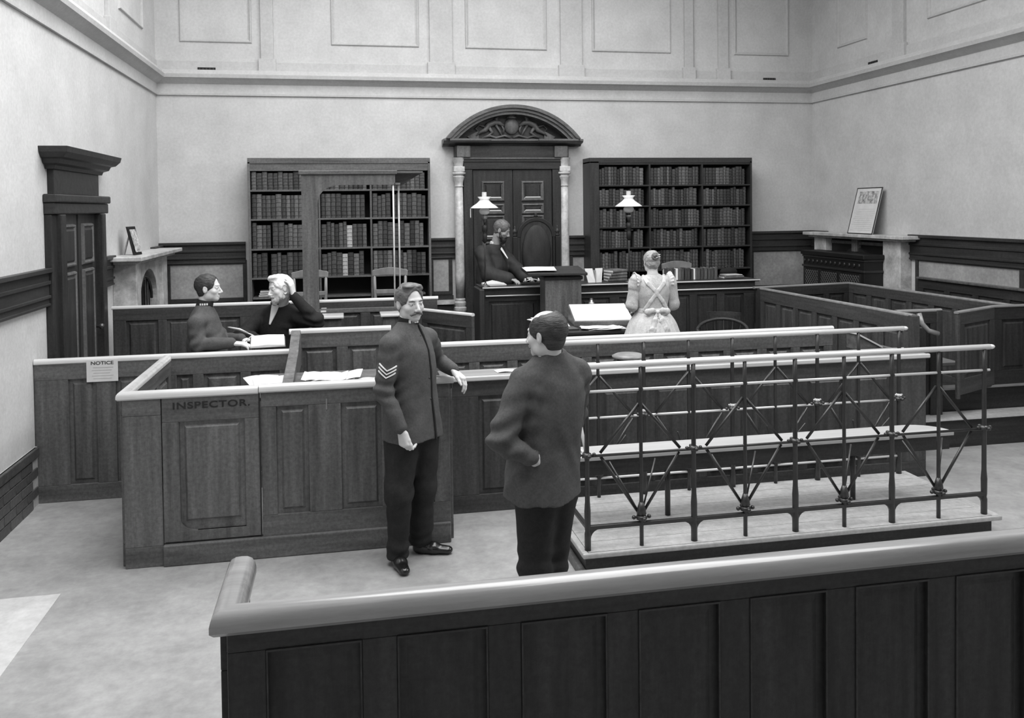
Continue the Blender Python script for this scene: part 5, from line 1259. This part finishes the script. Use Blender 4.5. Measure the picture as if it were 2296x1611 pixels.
# ---- constable seen from behind ----------------------------------
def build_constable():
    t = person('balding constable seen from behind with his left hand on his hip', (.96, 4.08, 0))
    f = nrm((-.36, .93, 0)); l = A(-f[1], f[0], 0)
    hc = A(.958, 4.055, 1.600); M = frame((-.70, .71), .03, 0)
    sh = [A(.838, 4.02, 1.375), A(1.135, 4.13, 1.385)]; el = [A(.705, 3.955, 1.125), A(1.165, 4.30, 1.13)]; wr = [A(.835, 3.925, 1.045), A(1.02, 4.36, 1.06)]
    hp = [A(.90, 4.05, .84), A(1.02, 4.10, .84)]; kn = [A(.895, 4.06, .46), A(.985, 4.13, .46)]; an = [A(.895, 4.03, .085), A(.985, 4.10, .085)]
    nk = A(.980, 4.075, 1.48)
    B = SDF(); body_core(B, nk, A(.98, 4.10, 1.25), A(.95, 4.08, .92), sh, el, wr, hp, kn, an)
    B.cone(nk-A(0, 0, .03), hc+M @ A(0, -.02, -.06), .06, .056, .02)
    W = head(B, hc, M, 1.0)
    hand(B, wr[0]+A(.008, .002, -.004), A(.86, .22, -.22), A(-.3, .9, -.2), 1, (.4, .6, .4), .95, thumb=.4)
    hand(B, wr[1], A(-.9, .1, -.1), A(0, -.9, 0), -1, (.4, .5, .4), 1.0)
    skin_obj('body', B.mesh(.0036), 'skin', t); eyes(t, W, M)
    J = SDF()
    J.loft([(.935, 4.075, .795, .205, .16), (.940, 4.078, .90, .198, .155), (.955, 4.085, 1.06, .178, .142), (.975, 4.09, 1.22, .192, .148), (.985, 4.088, 1.34, .198, .135), (.988, 4.082, 1.41, .170, .108), (.984, 4.078, 1.465, .112, .082), (.978, 4.073, 1.505, .072, .068)], f, .0)
    for q in (0, 1):
        J.cone(nk-A(0, 0, .01), sh[q]+A(0, 0, .005), .058, .066, .03); J.cone(sh[q], el[q], .076, .068, .02); J.cone(el[q], wr[q], .068, .047, .007)
    J.cone(A(.935, 3.945, 1.0), A(.93, 3.95, .80), .006, .006, .008, 's')
    J.plane(A(0, 0, .805), A(0, 0, -1)); J.plane(A(.975, 4.07, 1.515), A(-.1, .1, 1), .003)
    skin_obj('jacket', J.mesh(.0055, disp=folds(11, .006, cr=ec(el, sh, wr, .012, .12, 70))), 'uniform', t)
    c = SDF(); c.cone(A(.979, 4.072, 1.475), A(.968, 4.064, 1.535), .073, .066, 0); c.plane(A(.968, 4.064, 1.533), A(-.12, .12, 1)); c.plane(A(.979, 4.072, 1.480), A(.12, -.12, -1)); skin_obj('collar', c.mesh(.003), 'uniform_dark', t)
    o3 = np.array(t.location); dirn = nrm(A(-.75, -.66, 0)); p = A(.974, 4.068, 1.505)+dirn*.072-o3
    MB().box(-.008, .008, -.002, .002, -.010, .010).xf(lambda v: tuple(Vector(p)+Vector((-dirn[1], dirn[0], 0))*v.x+Vector(dirn)*v.y+Vector((0, 0, 1))*v.z)).build('collar_numeral', 'steel', t)
    Tr = SDF(); trousers(Tr, hp, kn, an, (.110, .084, .068), (A(.91, 4.06, .86), A(1.0, 4.09, .86), .12)); Tr.plane(A(0, 0, .82), A(0, 0, 1)); Tr.plane(A(0, 0, .055), A(0, 0, -1))
    skin_obj('trousers', Tr.mesh(.0065, disp=folds(18, .006, 8, 22, cr=[(k_, A(0, 0, 1), .14, .005, 42) for k_ in kn])), 'uniform_dark', t)
    for h, to in ((A(.90, 4.0, 0), A(.80, 4.22, 0)), (A(.99, 4.07, 0), A(.93, 4.30, 0))):
        S = SDF(); shoe(S, h, to); skin_obj('shoe', S.mesh(.005), 'leather', t)
    S = hair_cap(M, hc, 1.0, .009, .050)
    S.ell(hc+M @ A(.0, .060, .105), A(.058, .105, .050), M, .022, 's')       # the bald crown
    skin_obj('hair', S.mesh(.003, disp=folds(6, .0015, 60, 120)), 'hair_dark', t)
    m_ = SDF()
    for q in (-1, 1): m_.chain([W(q*.002, .092, -.056), W(q*.018, .086, -.060), W(q*.032, .074, -.068)], [.007, .006, .003], .004)
    S = SDF(); dw = nrm(wr[0]-el[0]); S.cone(wr[0]-dw*.01, wr[0]+dw*.022, .038, .036, 0); S.plane(wr[0]+dw*.014, dw); skin_obj('shirt_cuff', S.mesh(.003), 'white_trim', t)
    skin_obj('moustache', m_.mesh(.002), 'hair_mid', t)
build_constable()

# ---- seated young inspector --------------------------------------
def build_seated():
    t = person('clean-shaven seated officer in a dark tunic, in profile, resting an arm on the rail', (-1.10, 7.40, .35))
    f = nrm((.985, -.10, 0)); hc = A(-1.095, 7.40, 1.585); M = frame((.99, -.12), -.02, 0)
    sh = [A(-1.165, 7.225, 1.315), A(-1.13, 7.57, 1.32)]; el = [A(-1.155, 7.175, 1.16), A(-1.02, 7.58, 1.13)]; wr = [A(-.90, 7.165, 1.155), A(-.85, 7.42, 1.15)]
    hp = [A(-1.14, 7.31, .90), A(-1.12, 7.49, .90)]; kn = [A(-.82, 7.29, .88), A(-.80, 7.47, .88)]; an = [A(-.82, 7.31, .44), A(-.80, 7.45, .44)]
    nk = A(-1.135, 7.40, 1.42)
    B = SDF(); body_core(B, nk, A(-1.13, 7.40, 1.22), A(-1.14, 7.40, .95), sh, el, wr, hp, kn, an)
    B.cone(nk-A(0, 0, .03), hc+M @ A(0, -.025, -.06), .056, .052, .02); W = head(B, hc, M, .98)
    hand(B, wr[0]+A(.015, .0, .0), A(.97, -.03, -.14), A(.1, .1, -.98), -1, (.25, .45, .4), 1.0, thumb=.35)
    hand(B, wr[1], A(.9, -.1, -.2), A(0, 0, -1), 1, (.3, .4, .3), 1.0)
    skin_obj('body', B.mesh(.0042), 'skin', t); eyes(t, W, M, .98)
    J = SDF()
    J.loft([(-1.115, 7.40, .86, .19, .16), (-1.11, 7.40, 1.0, .185, .158), (-1.115, 7.40, 1.13, .185, .158), (-1.13, 7.40, 1.25, .185, .140), (-1.135, 7.40, 1.345, .165, .112), (-1.137, 7.40, 1.405, .105, .082), (-1.132, 7.40, 1.445, .068, .064)], f, 0)
    for q in (0, 1): J.cone(nk-A(0, 0, .015), sh[q]+A(0, 0, .005), .056, .064, .03); J.chain([sh[q], el[q], wr[q]], [.074, .062, .045], .02)
    skin_obj('jacket', J.mesh(.0065, disp=folds(21, .006, cr=ec(el, sh, wr))), 'uniform', t)
    c = SDF(); c.cone(A(-1.134, 7.40, 1.425), A(-1.118, 7.40, 1.488), .068, .063, 0); c.plane(A(-1.118, 7.40, 1.486), A(.2, 0, 1)); c.plane(A(-1.134, 7.4, 1.428), A(-.2, 0, -1)); skin_obj('collar', c.mesh(.0035), 'uniform_dark', t)
    o3 = np.array(t.location)
    for k in range(4):
        ang = -1.95+.26*k; dirn = A(math.cos(ang), math.sin(ang), 0); p = A(-1.127, 7.40, 1.457)+dirn*.068-o3
        MB().box(-.006, .006, -.0015, .0015, -.008, .008).xf(lambda v: tuple(Vector(p)+Vector((-dirn[1], dirn[0], 0))*v.x+Vector(dirn)*v.y+Vector((0, 0, 1))*v.z)).build('collar_numeral', 'white_trim', t)
    Tr = SDF(); trousers(Tr, hp, kn, an, (.10, .078, .062), (A(-1.13, 7.34, .91), A(-1.13, 7.46, .91), .12)); skin_obj('trousers', Tr.mesh(.009), 'uniform_dark', t)
    for y in (7.31, 7.47): S = SDF(); shoe(S, A(-.85, y-.01, .35), A(-.66, y-.01, .35)); skin_obj('shoe', S.mesh(.006), 'leather', t)
    skin_obj('hair', hair_cap(M, hc, .98, .009, .074).mesh(.0035, disp=folds(9, .0015, 60, 120)), 'hair_dark', t)
build_seated()
t = thing('pew_bench', 'wooden bench the two seated men sit on, behind the long partition', 'bench', (-.75, 7.55, .35))
MB().box(-.60, .55, -.28, .36, .40, .44).build('seat', 'dark_oak_h', t)
for x in (-.55, .48): MB().box(x, x+.05, -.24, .32, 0, .40).build('leg', 'dark_oak_v', t)

# ---- white-haired old man ----------------------------------------
def build_oldman():
    t = person('white-haired bearded man in a dark suit leaning his head on his hand and writing', (-.55, 7.78, .35))
    f = nrm((-.62, -.78, 0)); hc = A(-.548, 7.66, 1.535); M = frame((-.86, -.50), .06, .22)
    sh = [A(-.70, 7.86, 1.285), A(-.40, 7.66, 1.27)]; el = [A(-.875, 7.68, 1.13), A(-.245, 7.53, 1.265)]; wr = [A(-.765, 7.47, 1.155), A(-.425, 7.60, 1.475)]
    hp = [A(-.64, 7.87, .90), A(-.50, 7.77, .90)]; kn = [A(-.57, 7.54, .88), A(-.40, 7.48, .88)]; an = [A(-.56, 7.54, .44), A(-.40, 7.50, .44)]
    nk = A(-.545, 7.74, 1.40)
    B = SDF(); body_core(B, nk, A(-.55, 7.77, 1.2), A(-.56, 7.81, .95), sh, el, wr, hp, kn, an)
    B.cone(nk-A(0, 0, .03), hc+M @ A(0, -.025, -.06), .057, .053, .02); W = head(B, hc, M, 1.0)
    hand(B, wr[1]+A(-.004, .002, .012), A(-.22, .10, .95), A(-.80, .35, -.1), 1, (.35, .35, .3), 1.0, thumb=.5)
    hand(B, wr[0]+A(.008, -.012, 0), A(.62, -.72, -.22), A(.2, -.2, -.9), -1, (.65, .75, .5), 1.0, thumb=.4)
    skin_obj('body', B.mesh(.0042), 'skin', t); eyes(t, W, M)
    J = SDF()
    J.loft([(-.565, 7.80, .86, .20, .16), (-.56, 7.80, 1.0, .195, .155), (-.56, 7.79, 1.12, .185, .150), (-.555, 7.78, 1.22, .188, .135), (-.55, 7.77, 1.31, .165, .108), (-.548, 7.755, 1.375, .105, .080), (-.547, 7.745, 1.41, .068, .064)], f, 0)
    for q in (0, 1): J.cone(nk-A(0, 0, .025), sh[q]+A(0, 0, .005), .056, .064, .03); J.chain([sh[q], el[q], wr[q]], [.074, .062, .044], .02)
    skin_obj('jacket', J.mesh(.0065, disp=folds(31, .006, cr=ec(el, sh, wr, .011))), 'black_cloth', t)
    S = SDF(); c0 = A(-.552, 7.765, 1.30)+f*.105; S.cone(A(-.549, 7.752, 1.385)+f*.062, A(-.556, 7.772, 1.235)+f*.130, .042, .010, 0, flat=(f, .6)); skin_obj('shirt_front', S.mesh(.003), 'white_trim', t)
    S = SDF(); S.cone(A(-.547, 7.745, 1.40), A(-.547, 7.735, 1.455), .066, .062, 0); S.plane(A(-.547, 7.735, 1.452), A(-.15, -.18, 1)); skin_obj('collar', S.mesh(.003), 'white_trim', t)
    b = SDF(); bc = A(-.547, 7.745, 1.412)+f*.074; ll = A(-f[1], f[0], 0)
    for q in (-1, 1): b.cone(bc+ll*q*.006, bc+ll*q*.034, .006, .013, .002)
    skin_obj('bow_tie', b.mesh(.002), 'black_cloth', t)
    Tr = SDF(); trousers(Tr, hp, kn, an, (.10, .078, .062), (A(-.60, 7.84, .91), A(-.53, 7.80, .91), .12)); skin_obj('trousers', Tr.mesh(.009), 'black_cloth', t)
    for (x, y) in ((-.55, 7.57), (-.39, 7.52)): S = SDF(); shoe(S, A(x, y, .35), A(x-.02, y-.21, .35)); skin_obj('shoe', S.mesh(.006), 'leather', t)
    def ex(S, W_, M_):
        S.ell(W_(.048, -.035, .03), A(.056, .080, .078), M_, .02); S.ell(W_(-.03, -.05, .02), A(.056, .070, .078), M_, .02); S.ell(W_(0, .03, .100), A(.062, .060, .028), M_, .015)
        for q in (-1, 1): S.ell(W_(q*.068, .0, -.03), A(.016, .03, .035), M_, .01)
    skin_obj('hair', hair_cap(M, hc, 1.0, .013, .066, extra=ex).mesh(.0035, disp=folds(12, .0035, 50, 100)), 'hair_white', t)
    b = SDF(); b.ell(W(0, .058, -.090), A(.040, .034, .030), M, 0); b.ell(W(0, .070, -.115), A(.024, .022, .026), M, .02)
    for q in (-1, 1): b.chain([W(q*.066, .005, -.035), W(q*.058, .03, -.075), W(q*.028, .06, -.098)], [.010, .015, .02], .015)
    for q in (-1, 1): b.cone(W(0, .094, -.056), W(q*.032, .080, -.066), .009, .006, .006)
    b.ell(W(0, .095, -.070), A(.018, .010, .006), M, .004, 's')
    skin_obj('beard', b.mesh(.003, disp=folds(14, .002, 80, 160)), 'beard_grey', t)
build_oldman()
t = thing('open_register', 'white open register sloping on the partition rail before the old man', 'book', (-.62, 7.235, 1.115), .08)
for s in (-1, 1): MB().hexa([(0, -.10, 0), (s*.135, -.10, 0), (s*.135, .13, .05), (0, .13, .05), (0, -.10, .022), (s*.13, -.10, .014), (s*.13, .13, .066), (0, .13, .072)]).build('leaf_block', 'paper', t)
MB().hexa([(-.14, -.105, -.004), (.14, -.105, -.004), (.14, .135, .046), (-.14, .135, .046), (-.14, -.105, 0), (.14, -.105, 0), (.14, .135, .05), (-.14, .135, .05)]).build('cover', 'book_a', t)
t = thing('quill_pen', 'long white quill in the old man\'s writing hand', 'pen', (-.70, 7.40, 1.15))
MB().path([(.03, -.05, -.01), (-.06, 0, .035), (-.17, .05, .075), (-.26, .08, .095)], [.002, .004, .006, .003], 8).build('shaft', 'white_trim', t, smooth=True)
MB().path([(-.09, .01, .052), (-.16, .045, .078), (-.25, .078, .098)], [.002, .009, .002], 6).build('vane', 'white_trim', t, smooth=True)
t = thing('pen_holder', 'short pale pen lying crossed under the quill', 'pen', (-.80, 7.32, 1.12)); MB().path([(-.03, 0, .0), (.05, .02, .07)], .004, 6).build('holder', 'paper', t, smooth=True); MB().path([(-.045, -.004, -.012), (-.03, 0, 0)], [.001, .003], 6).build('nib', 'steel', t)

# ---- bearded judge -------------------------------------------------
def build_judge():
    t = person('bearded judge in a dark robe and white shirt bending over the bench', (1.83, 10.35, .5))
    f = nrm((.80, -.60, 0)); hc = A(1.895, 10.27, 1.945); M = frame((.90, -.43), .42, .05)
    sh = [A(1.64, 10.25, 1.66), A(1.93, 10.52, 1.66)]; el = [A(1.70, 10.08, 1.42), A(2.08, 10.35, 1.45)]; wr = [A(1.90, 9.98, 1.37), A(2.13, 10.10, 1.38)]
    hp = [A(1.74, 10.33, 1.32), A(1.86, 10.45, 1.32)]; kn = [A(1.76, 10.30, .95), A(1.88, 10.43, .95)]; an = [A(1.74, 10.33, .59), A(1.86, 10.46, .59)]
    nk = A(1.815, 10.34, 1.76)
    B = SDF(); body_core(B, nk, A(1.80, 10.38, 1.55), A(1.80, 10.39, 1.35), sh, el, wr, hp, kn, an)
    B.cone(nk-A(0, 0, .03), hc+M @ A(0, -.03, -.05), .058, .054, .02); W = head(B, hc, M, 1.0)
    hand(B, wr[0], A(.75, -.55, -.15), A(0, 0, -1), -1, (.3, .4, .3), 1.05); hand(B, wr[1], A(.55, -.75, -.2), A(0, 0, -1), 1, (.4, .5, .3), 1.05)
    skin_obj('body', B.mesh(.0048), 'skin_dark', t); eyes(t, W, M)
    J = SDF()
    J.loft([(1.80, 10.39, .52, .30, .26), (1.80, 10.39, .9, .275, .24), (1.80, 10.385, 1.25, .25, .21), (1.80, 10.38, 1.5, .235, .175), (1.81, 10.37, 1.62, .20, .13), (1.812, 10.36, 1.70, .12, .09), (1.815, 10.35, 1.745, .075, .07)], f, 0)
    for q in (0, 1): J.cone(nk-A(0, 0, .05), sh[q], .06, .075, .03); J.chain([sh[q], el[q], wr[q]], [.088, .090, .085], .03)
    skin_obj('robe', J.mesh(.009, disp=folds(41, .009, 8, 20)), 'robe', t)
    S = SDF(); S.cone(A(1.822, 10.345, 1.75)+f*.055, A(1.83, 10.35, 1.60)+f*.155, .030, .012, 0, flat=(f, .4)); skin_obj('shirt_front', S.mesh(.004), 'white_trim', t)
    S = SDF(); S.cone(A(1.816, 10.345, 1.755), A(1.822, 10.335, 1.80), .066, .062, 0); S.plane(A(1.82, 10.335, 1.80), A(.15, -.1, 1)); skin_obj('collar', S.mesh(.004), 'white_trim', t)
    skin_obj('hair', hair_cap(M, hc, 1.0, .010, .058).mesh(.004, disp=folds(15, .002, 60, 120)), 'hair_mid', t)
    b = SDF(); b.ell(W(0, .060, -.095), A(.044, .036, .038), M, 0); b.ell(W(0, .068, -.130), A(.032, .026, .034), M, .02)
    for q in (-1, 1): b.chain([W(q*.066, .005, -.030), W(q*.060, .03, -.075), W(q*.030, .06, -.098)], [.011, .018, .024], .015); b.cone(W(0, .094, -.056), W(q*.034, .080, -.068), .010, .007, .006)
    skin_obj('beard', b.mesh(.004, disp=folds(17, .002, 80, 160)), 'hair_dark', t)
    for x, y in ((1.76, 10.34), (1.88, 10.46)): S = SDF(); shoe(S, A(x, y, .5), A(x+.18, y-.13, .5)); skin_obj('shoe', S.mesh(.008), 'leather', t)
build_judge()

# ---- woman in the white apron ------------------------------------
def build_woman():
    t = person('woman seen from behind in a white dress with puffed sleeves and a bowed apron', (2.945, 7.95, .18))
    f = nrm((.03, 1, 0)); l = A(-f[1], f[0], 0); hc = A(2.945, 7.955, 1.672); M = frame((.03, 1), .10, 0)
    sh = [A(2.80, 7.93, 1.475), A(3.09, 7.93, 1.475)]; el = [A(2.735, 7.93, 1.24), A(3.165, 7.93, 1.24)]; wr = [A(2.85, 8.12, 1.18), A(3.06, 8.12, 1.18)]
    hp = [A(2.87, 7.94, 1.05), A(3.02, 7.94, 1.05)]; kn = [A(2.87, 7.95, .65), A(3.02, 7.95, .65)]; an = [A(2.87, 7.93, .27), A(3.02, 7.93, .27)]
    nk = A(2.945, 7.925, 1.545)
    B = SDF(); body_core(B, nk, A(2.945, 7.94, 1.38), A(2.945, 7.94, 1.10), sh, el, wr, hp, kn, an)
    B.cone(nk-A(0, 0, .03), hc+M @ A(0, -.02, -.06), .048, .046, .02); W = head(B, hc, M, .95)
    for q in (0, 1): hand(B, wr[q], A(.4*(1-2*q), .8, -.1), A(0, 0, -1), 1 if q else -1, (.4, .5, .4), .9)
    skin_obj('body', B.mesh(.0045), 'skin', t)
    # skirt, bodice, sleeves
    J = SDF(); J.loft([(2.945, 7.94, .20, .37, .34), (2.945, 7.94, .60, .33, .29), (2.945, 7.94, .95, .275, .22), (2.945, 7.94, 1.10, .225, .175), (2.945, 7.94, 1.175, .165, .135), (2.945, 7.94, 1.205, .140, .115)], f, 0, ex=2.1)
    def gather(q):
        a = np.arctan2(q[:, 1]-7.94, q[:, 0]-2.945); k = np.clip((1.21-q[:, 2])/.3, 0, 1)
        return (.006*np.sin(a*17+2*np.sin(a*3))+.004*np.sin(a*29+1))*k
    skin_obj('skirt', J.mesh(.008, disp=gather), 'apron_cloth', t)
    J = SDF(); J.loft([(2.945, 7.94, 1.19, .140, .112), (2.945, 7.94, 1.26, .150, .118), (2.945, 7.937, 1.36, .172, .125), (2.945, 7.935, 1.45, .178, .112), (2.945, 7.93, 1.51, .12, .085), (2.945, 7.927, 1.545, .062, .058)], f, 0)
    J.cone(A(2.945, 7.926, 1.53), A(2.945, 7.93, 1.585), .052, .049, .01); J.plane(A(2.945, 7.93, 1.588), A(0, .1, 1))
    for q in (0, 1): J.cone(nk-A(0, 0, .05), sh[q], .05, .055, .03)
    skin_obj('bodice', J.mesh(.006, disp=folds(51, .003, 14, 40)), 'white_cloth', t)
    for q in (0, 1):
        s = SDF(); sg = -1 if q == 0 else 1
        s.ell(sh[q]+A(sg*.026, 0, .0), A(.066, .074, .080), None, 0); s.chain([sh[q]+A(sg*.035, 0, -.04), el[q]+A(0, 0, .02), el[q], wr[q]], [.068, .056, .050, .034], .02)
        skin_obj('sleeve', s.mesh(.006, disp=folds(53+q, .0045, 16, 45)), 'white_cloth', t)
        # frill at the shoulder
        mb = MB(); N_ = 22
        for i in range(N_+1):
            u = i/N_; a_ = -PI*.15+PI*1.3*u; rr = .095+.008*(i % 2); base = sh[q]+A(sg*.005, 0, .005); o3 = np.array(t.location)
            for (r_, dx) in ((.072, 0), (rr, sg*.030), (rr-.002, sg*.036), (.070, sg*.006)): mb.v.append(tuple(base+A(dx, -math.cos(a_)*r_*1.0, math.sin(a_)*r_*.95)-o3))
        for i in range(N_):
            for k in range(4): mb.f.append((i*4+k, i*4+(k+1) % 4, i*4+4+(k+1) % 4, i*4+4+k))
        mb.build('shoulder_frill', 'apron_cloth', t)
    # apron straps crossing on the back, waistband, bow and tails
    o3 = np.array(t.location)
    S = SDF()
    for sg in (-1, 1):
        S.chain([A(2.945+sg*.105, 7.90, 1.535), A(2.945+sg*.080, 7.828, 1.47), A(2.945+sg*.02, 7.812, 1.405), A(2.945, 7.812, 1.375), A(2.945-sg*.06, 7.818, 1.30), A(2.945-sg*.115, 7.845, 1.215)], [.018, .022, .020, .020, .020, .020], .002, flat=(A(0, 1, 0), .28))
    skin_obj('apron_straps', S.mesh(.004), 'apron_cloth', t)
    S = SDF(); S.loft([(2.945, 7.94, 1.180, .158, .128), (2.945, 7.94, 1.225, .150, .122)], f, 0); skin_obj('waistband', S.mesh(.005), 'apron_cloth', t)
    S = SDF(); c = A(2.945, 7.80, 1.195); S.ell(c, A(.022, .020, .026), None, 0)
    for sg in (-1, 1):
        S.chain([c, c+A(sg*.05, -.01, .018), c+A(sg*.10, 0, .005), c+A(sg*.06, .01, -.025), c], [.012, .024, .026, .018, .012], .006, flat=(A(0, 1, 0), .6))
        S.chain([c, c+A(sg*.035, -.03, -.08), c+A(sg*.065, -.05, -.17), c+A(sg*.075, -.06, -.24)], [.012, .030, .036, .030], .006, flat=(A(0, 1, .2), .35))
    skin_obj('apron_bow', S.mesh(.004, disp=folds(61, .002, 30, 90)), 'apron_cloth', t)
    H = SDF(); Wl = lambda *p: hc+M @ (A(*p)*.95)
    H.ell(Wl(0, -.016, .026), A(.083, .100, .090)*.95, M, 0); H.ell(Wl(0, -.05, -.03), A(.062, .05, .05), M, .02)
    H.ell(Wl(0, .11, -.03), A(.068, .085, .105), M, .01, 's')
    for q in (-1, 1): H.ell(Wl(q*.088, .0, -.03), A(.020, .026, .034), M, .006, 's')
    H.plane(Wl(0, 0, -.080), -M[:, 2], .01)
    skin_obj('hair', H.mesh(.0035, disp=folds(63, .0025, 55, 130)), 'hair_fair', t)
    H = SDF()
    cb = Wl(.004, -.105, .045)
    for k in range(14):
        a_ = k*PI/5; r_ = .034-.0016*k; b_ = a_+PI/5
        H.cone(cb+M @ A(r_*math.cos(a_), -.002*k, r_*math.sin(a_)), cb+M @ A((r_-.0016)*math.cos(b_), -.002*(k+1), (r_-.0016)*math.sin(b_)), .012, .012, .002)
    H.ell(cb, A(.03, .02, .03), M, .004)
    skin_obj('hair_bun', H.mesh(.003), 'hair_mid', t)
    for k in range(2): MB().tube(tuple(cb+M @ A(.0, -.03, -.01+.02*k)-o3), tuple(cb+M @ A(.045, -.028, .0+.02*k)-o3), .003, n=6).build('hairpin', 'white_trim', t)
    for x in (2.87, 3.02): S = SDF(); shoe(S, A(x, 7.9, .18), A(x, 8.1, .18), .85); skin_obj('shoe', S.mesh(.008), 'leather', t)
build_woman()
struct('floor_step', MB().box(2.45, 3.33, 7.45, 8.10, 0, .18), 'dark_oak_h')
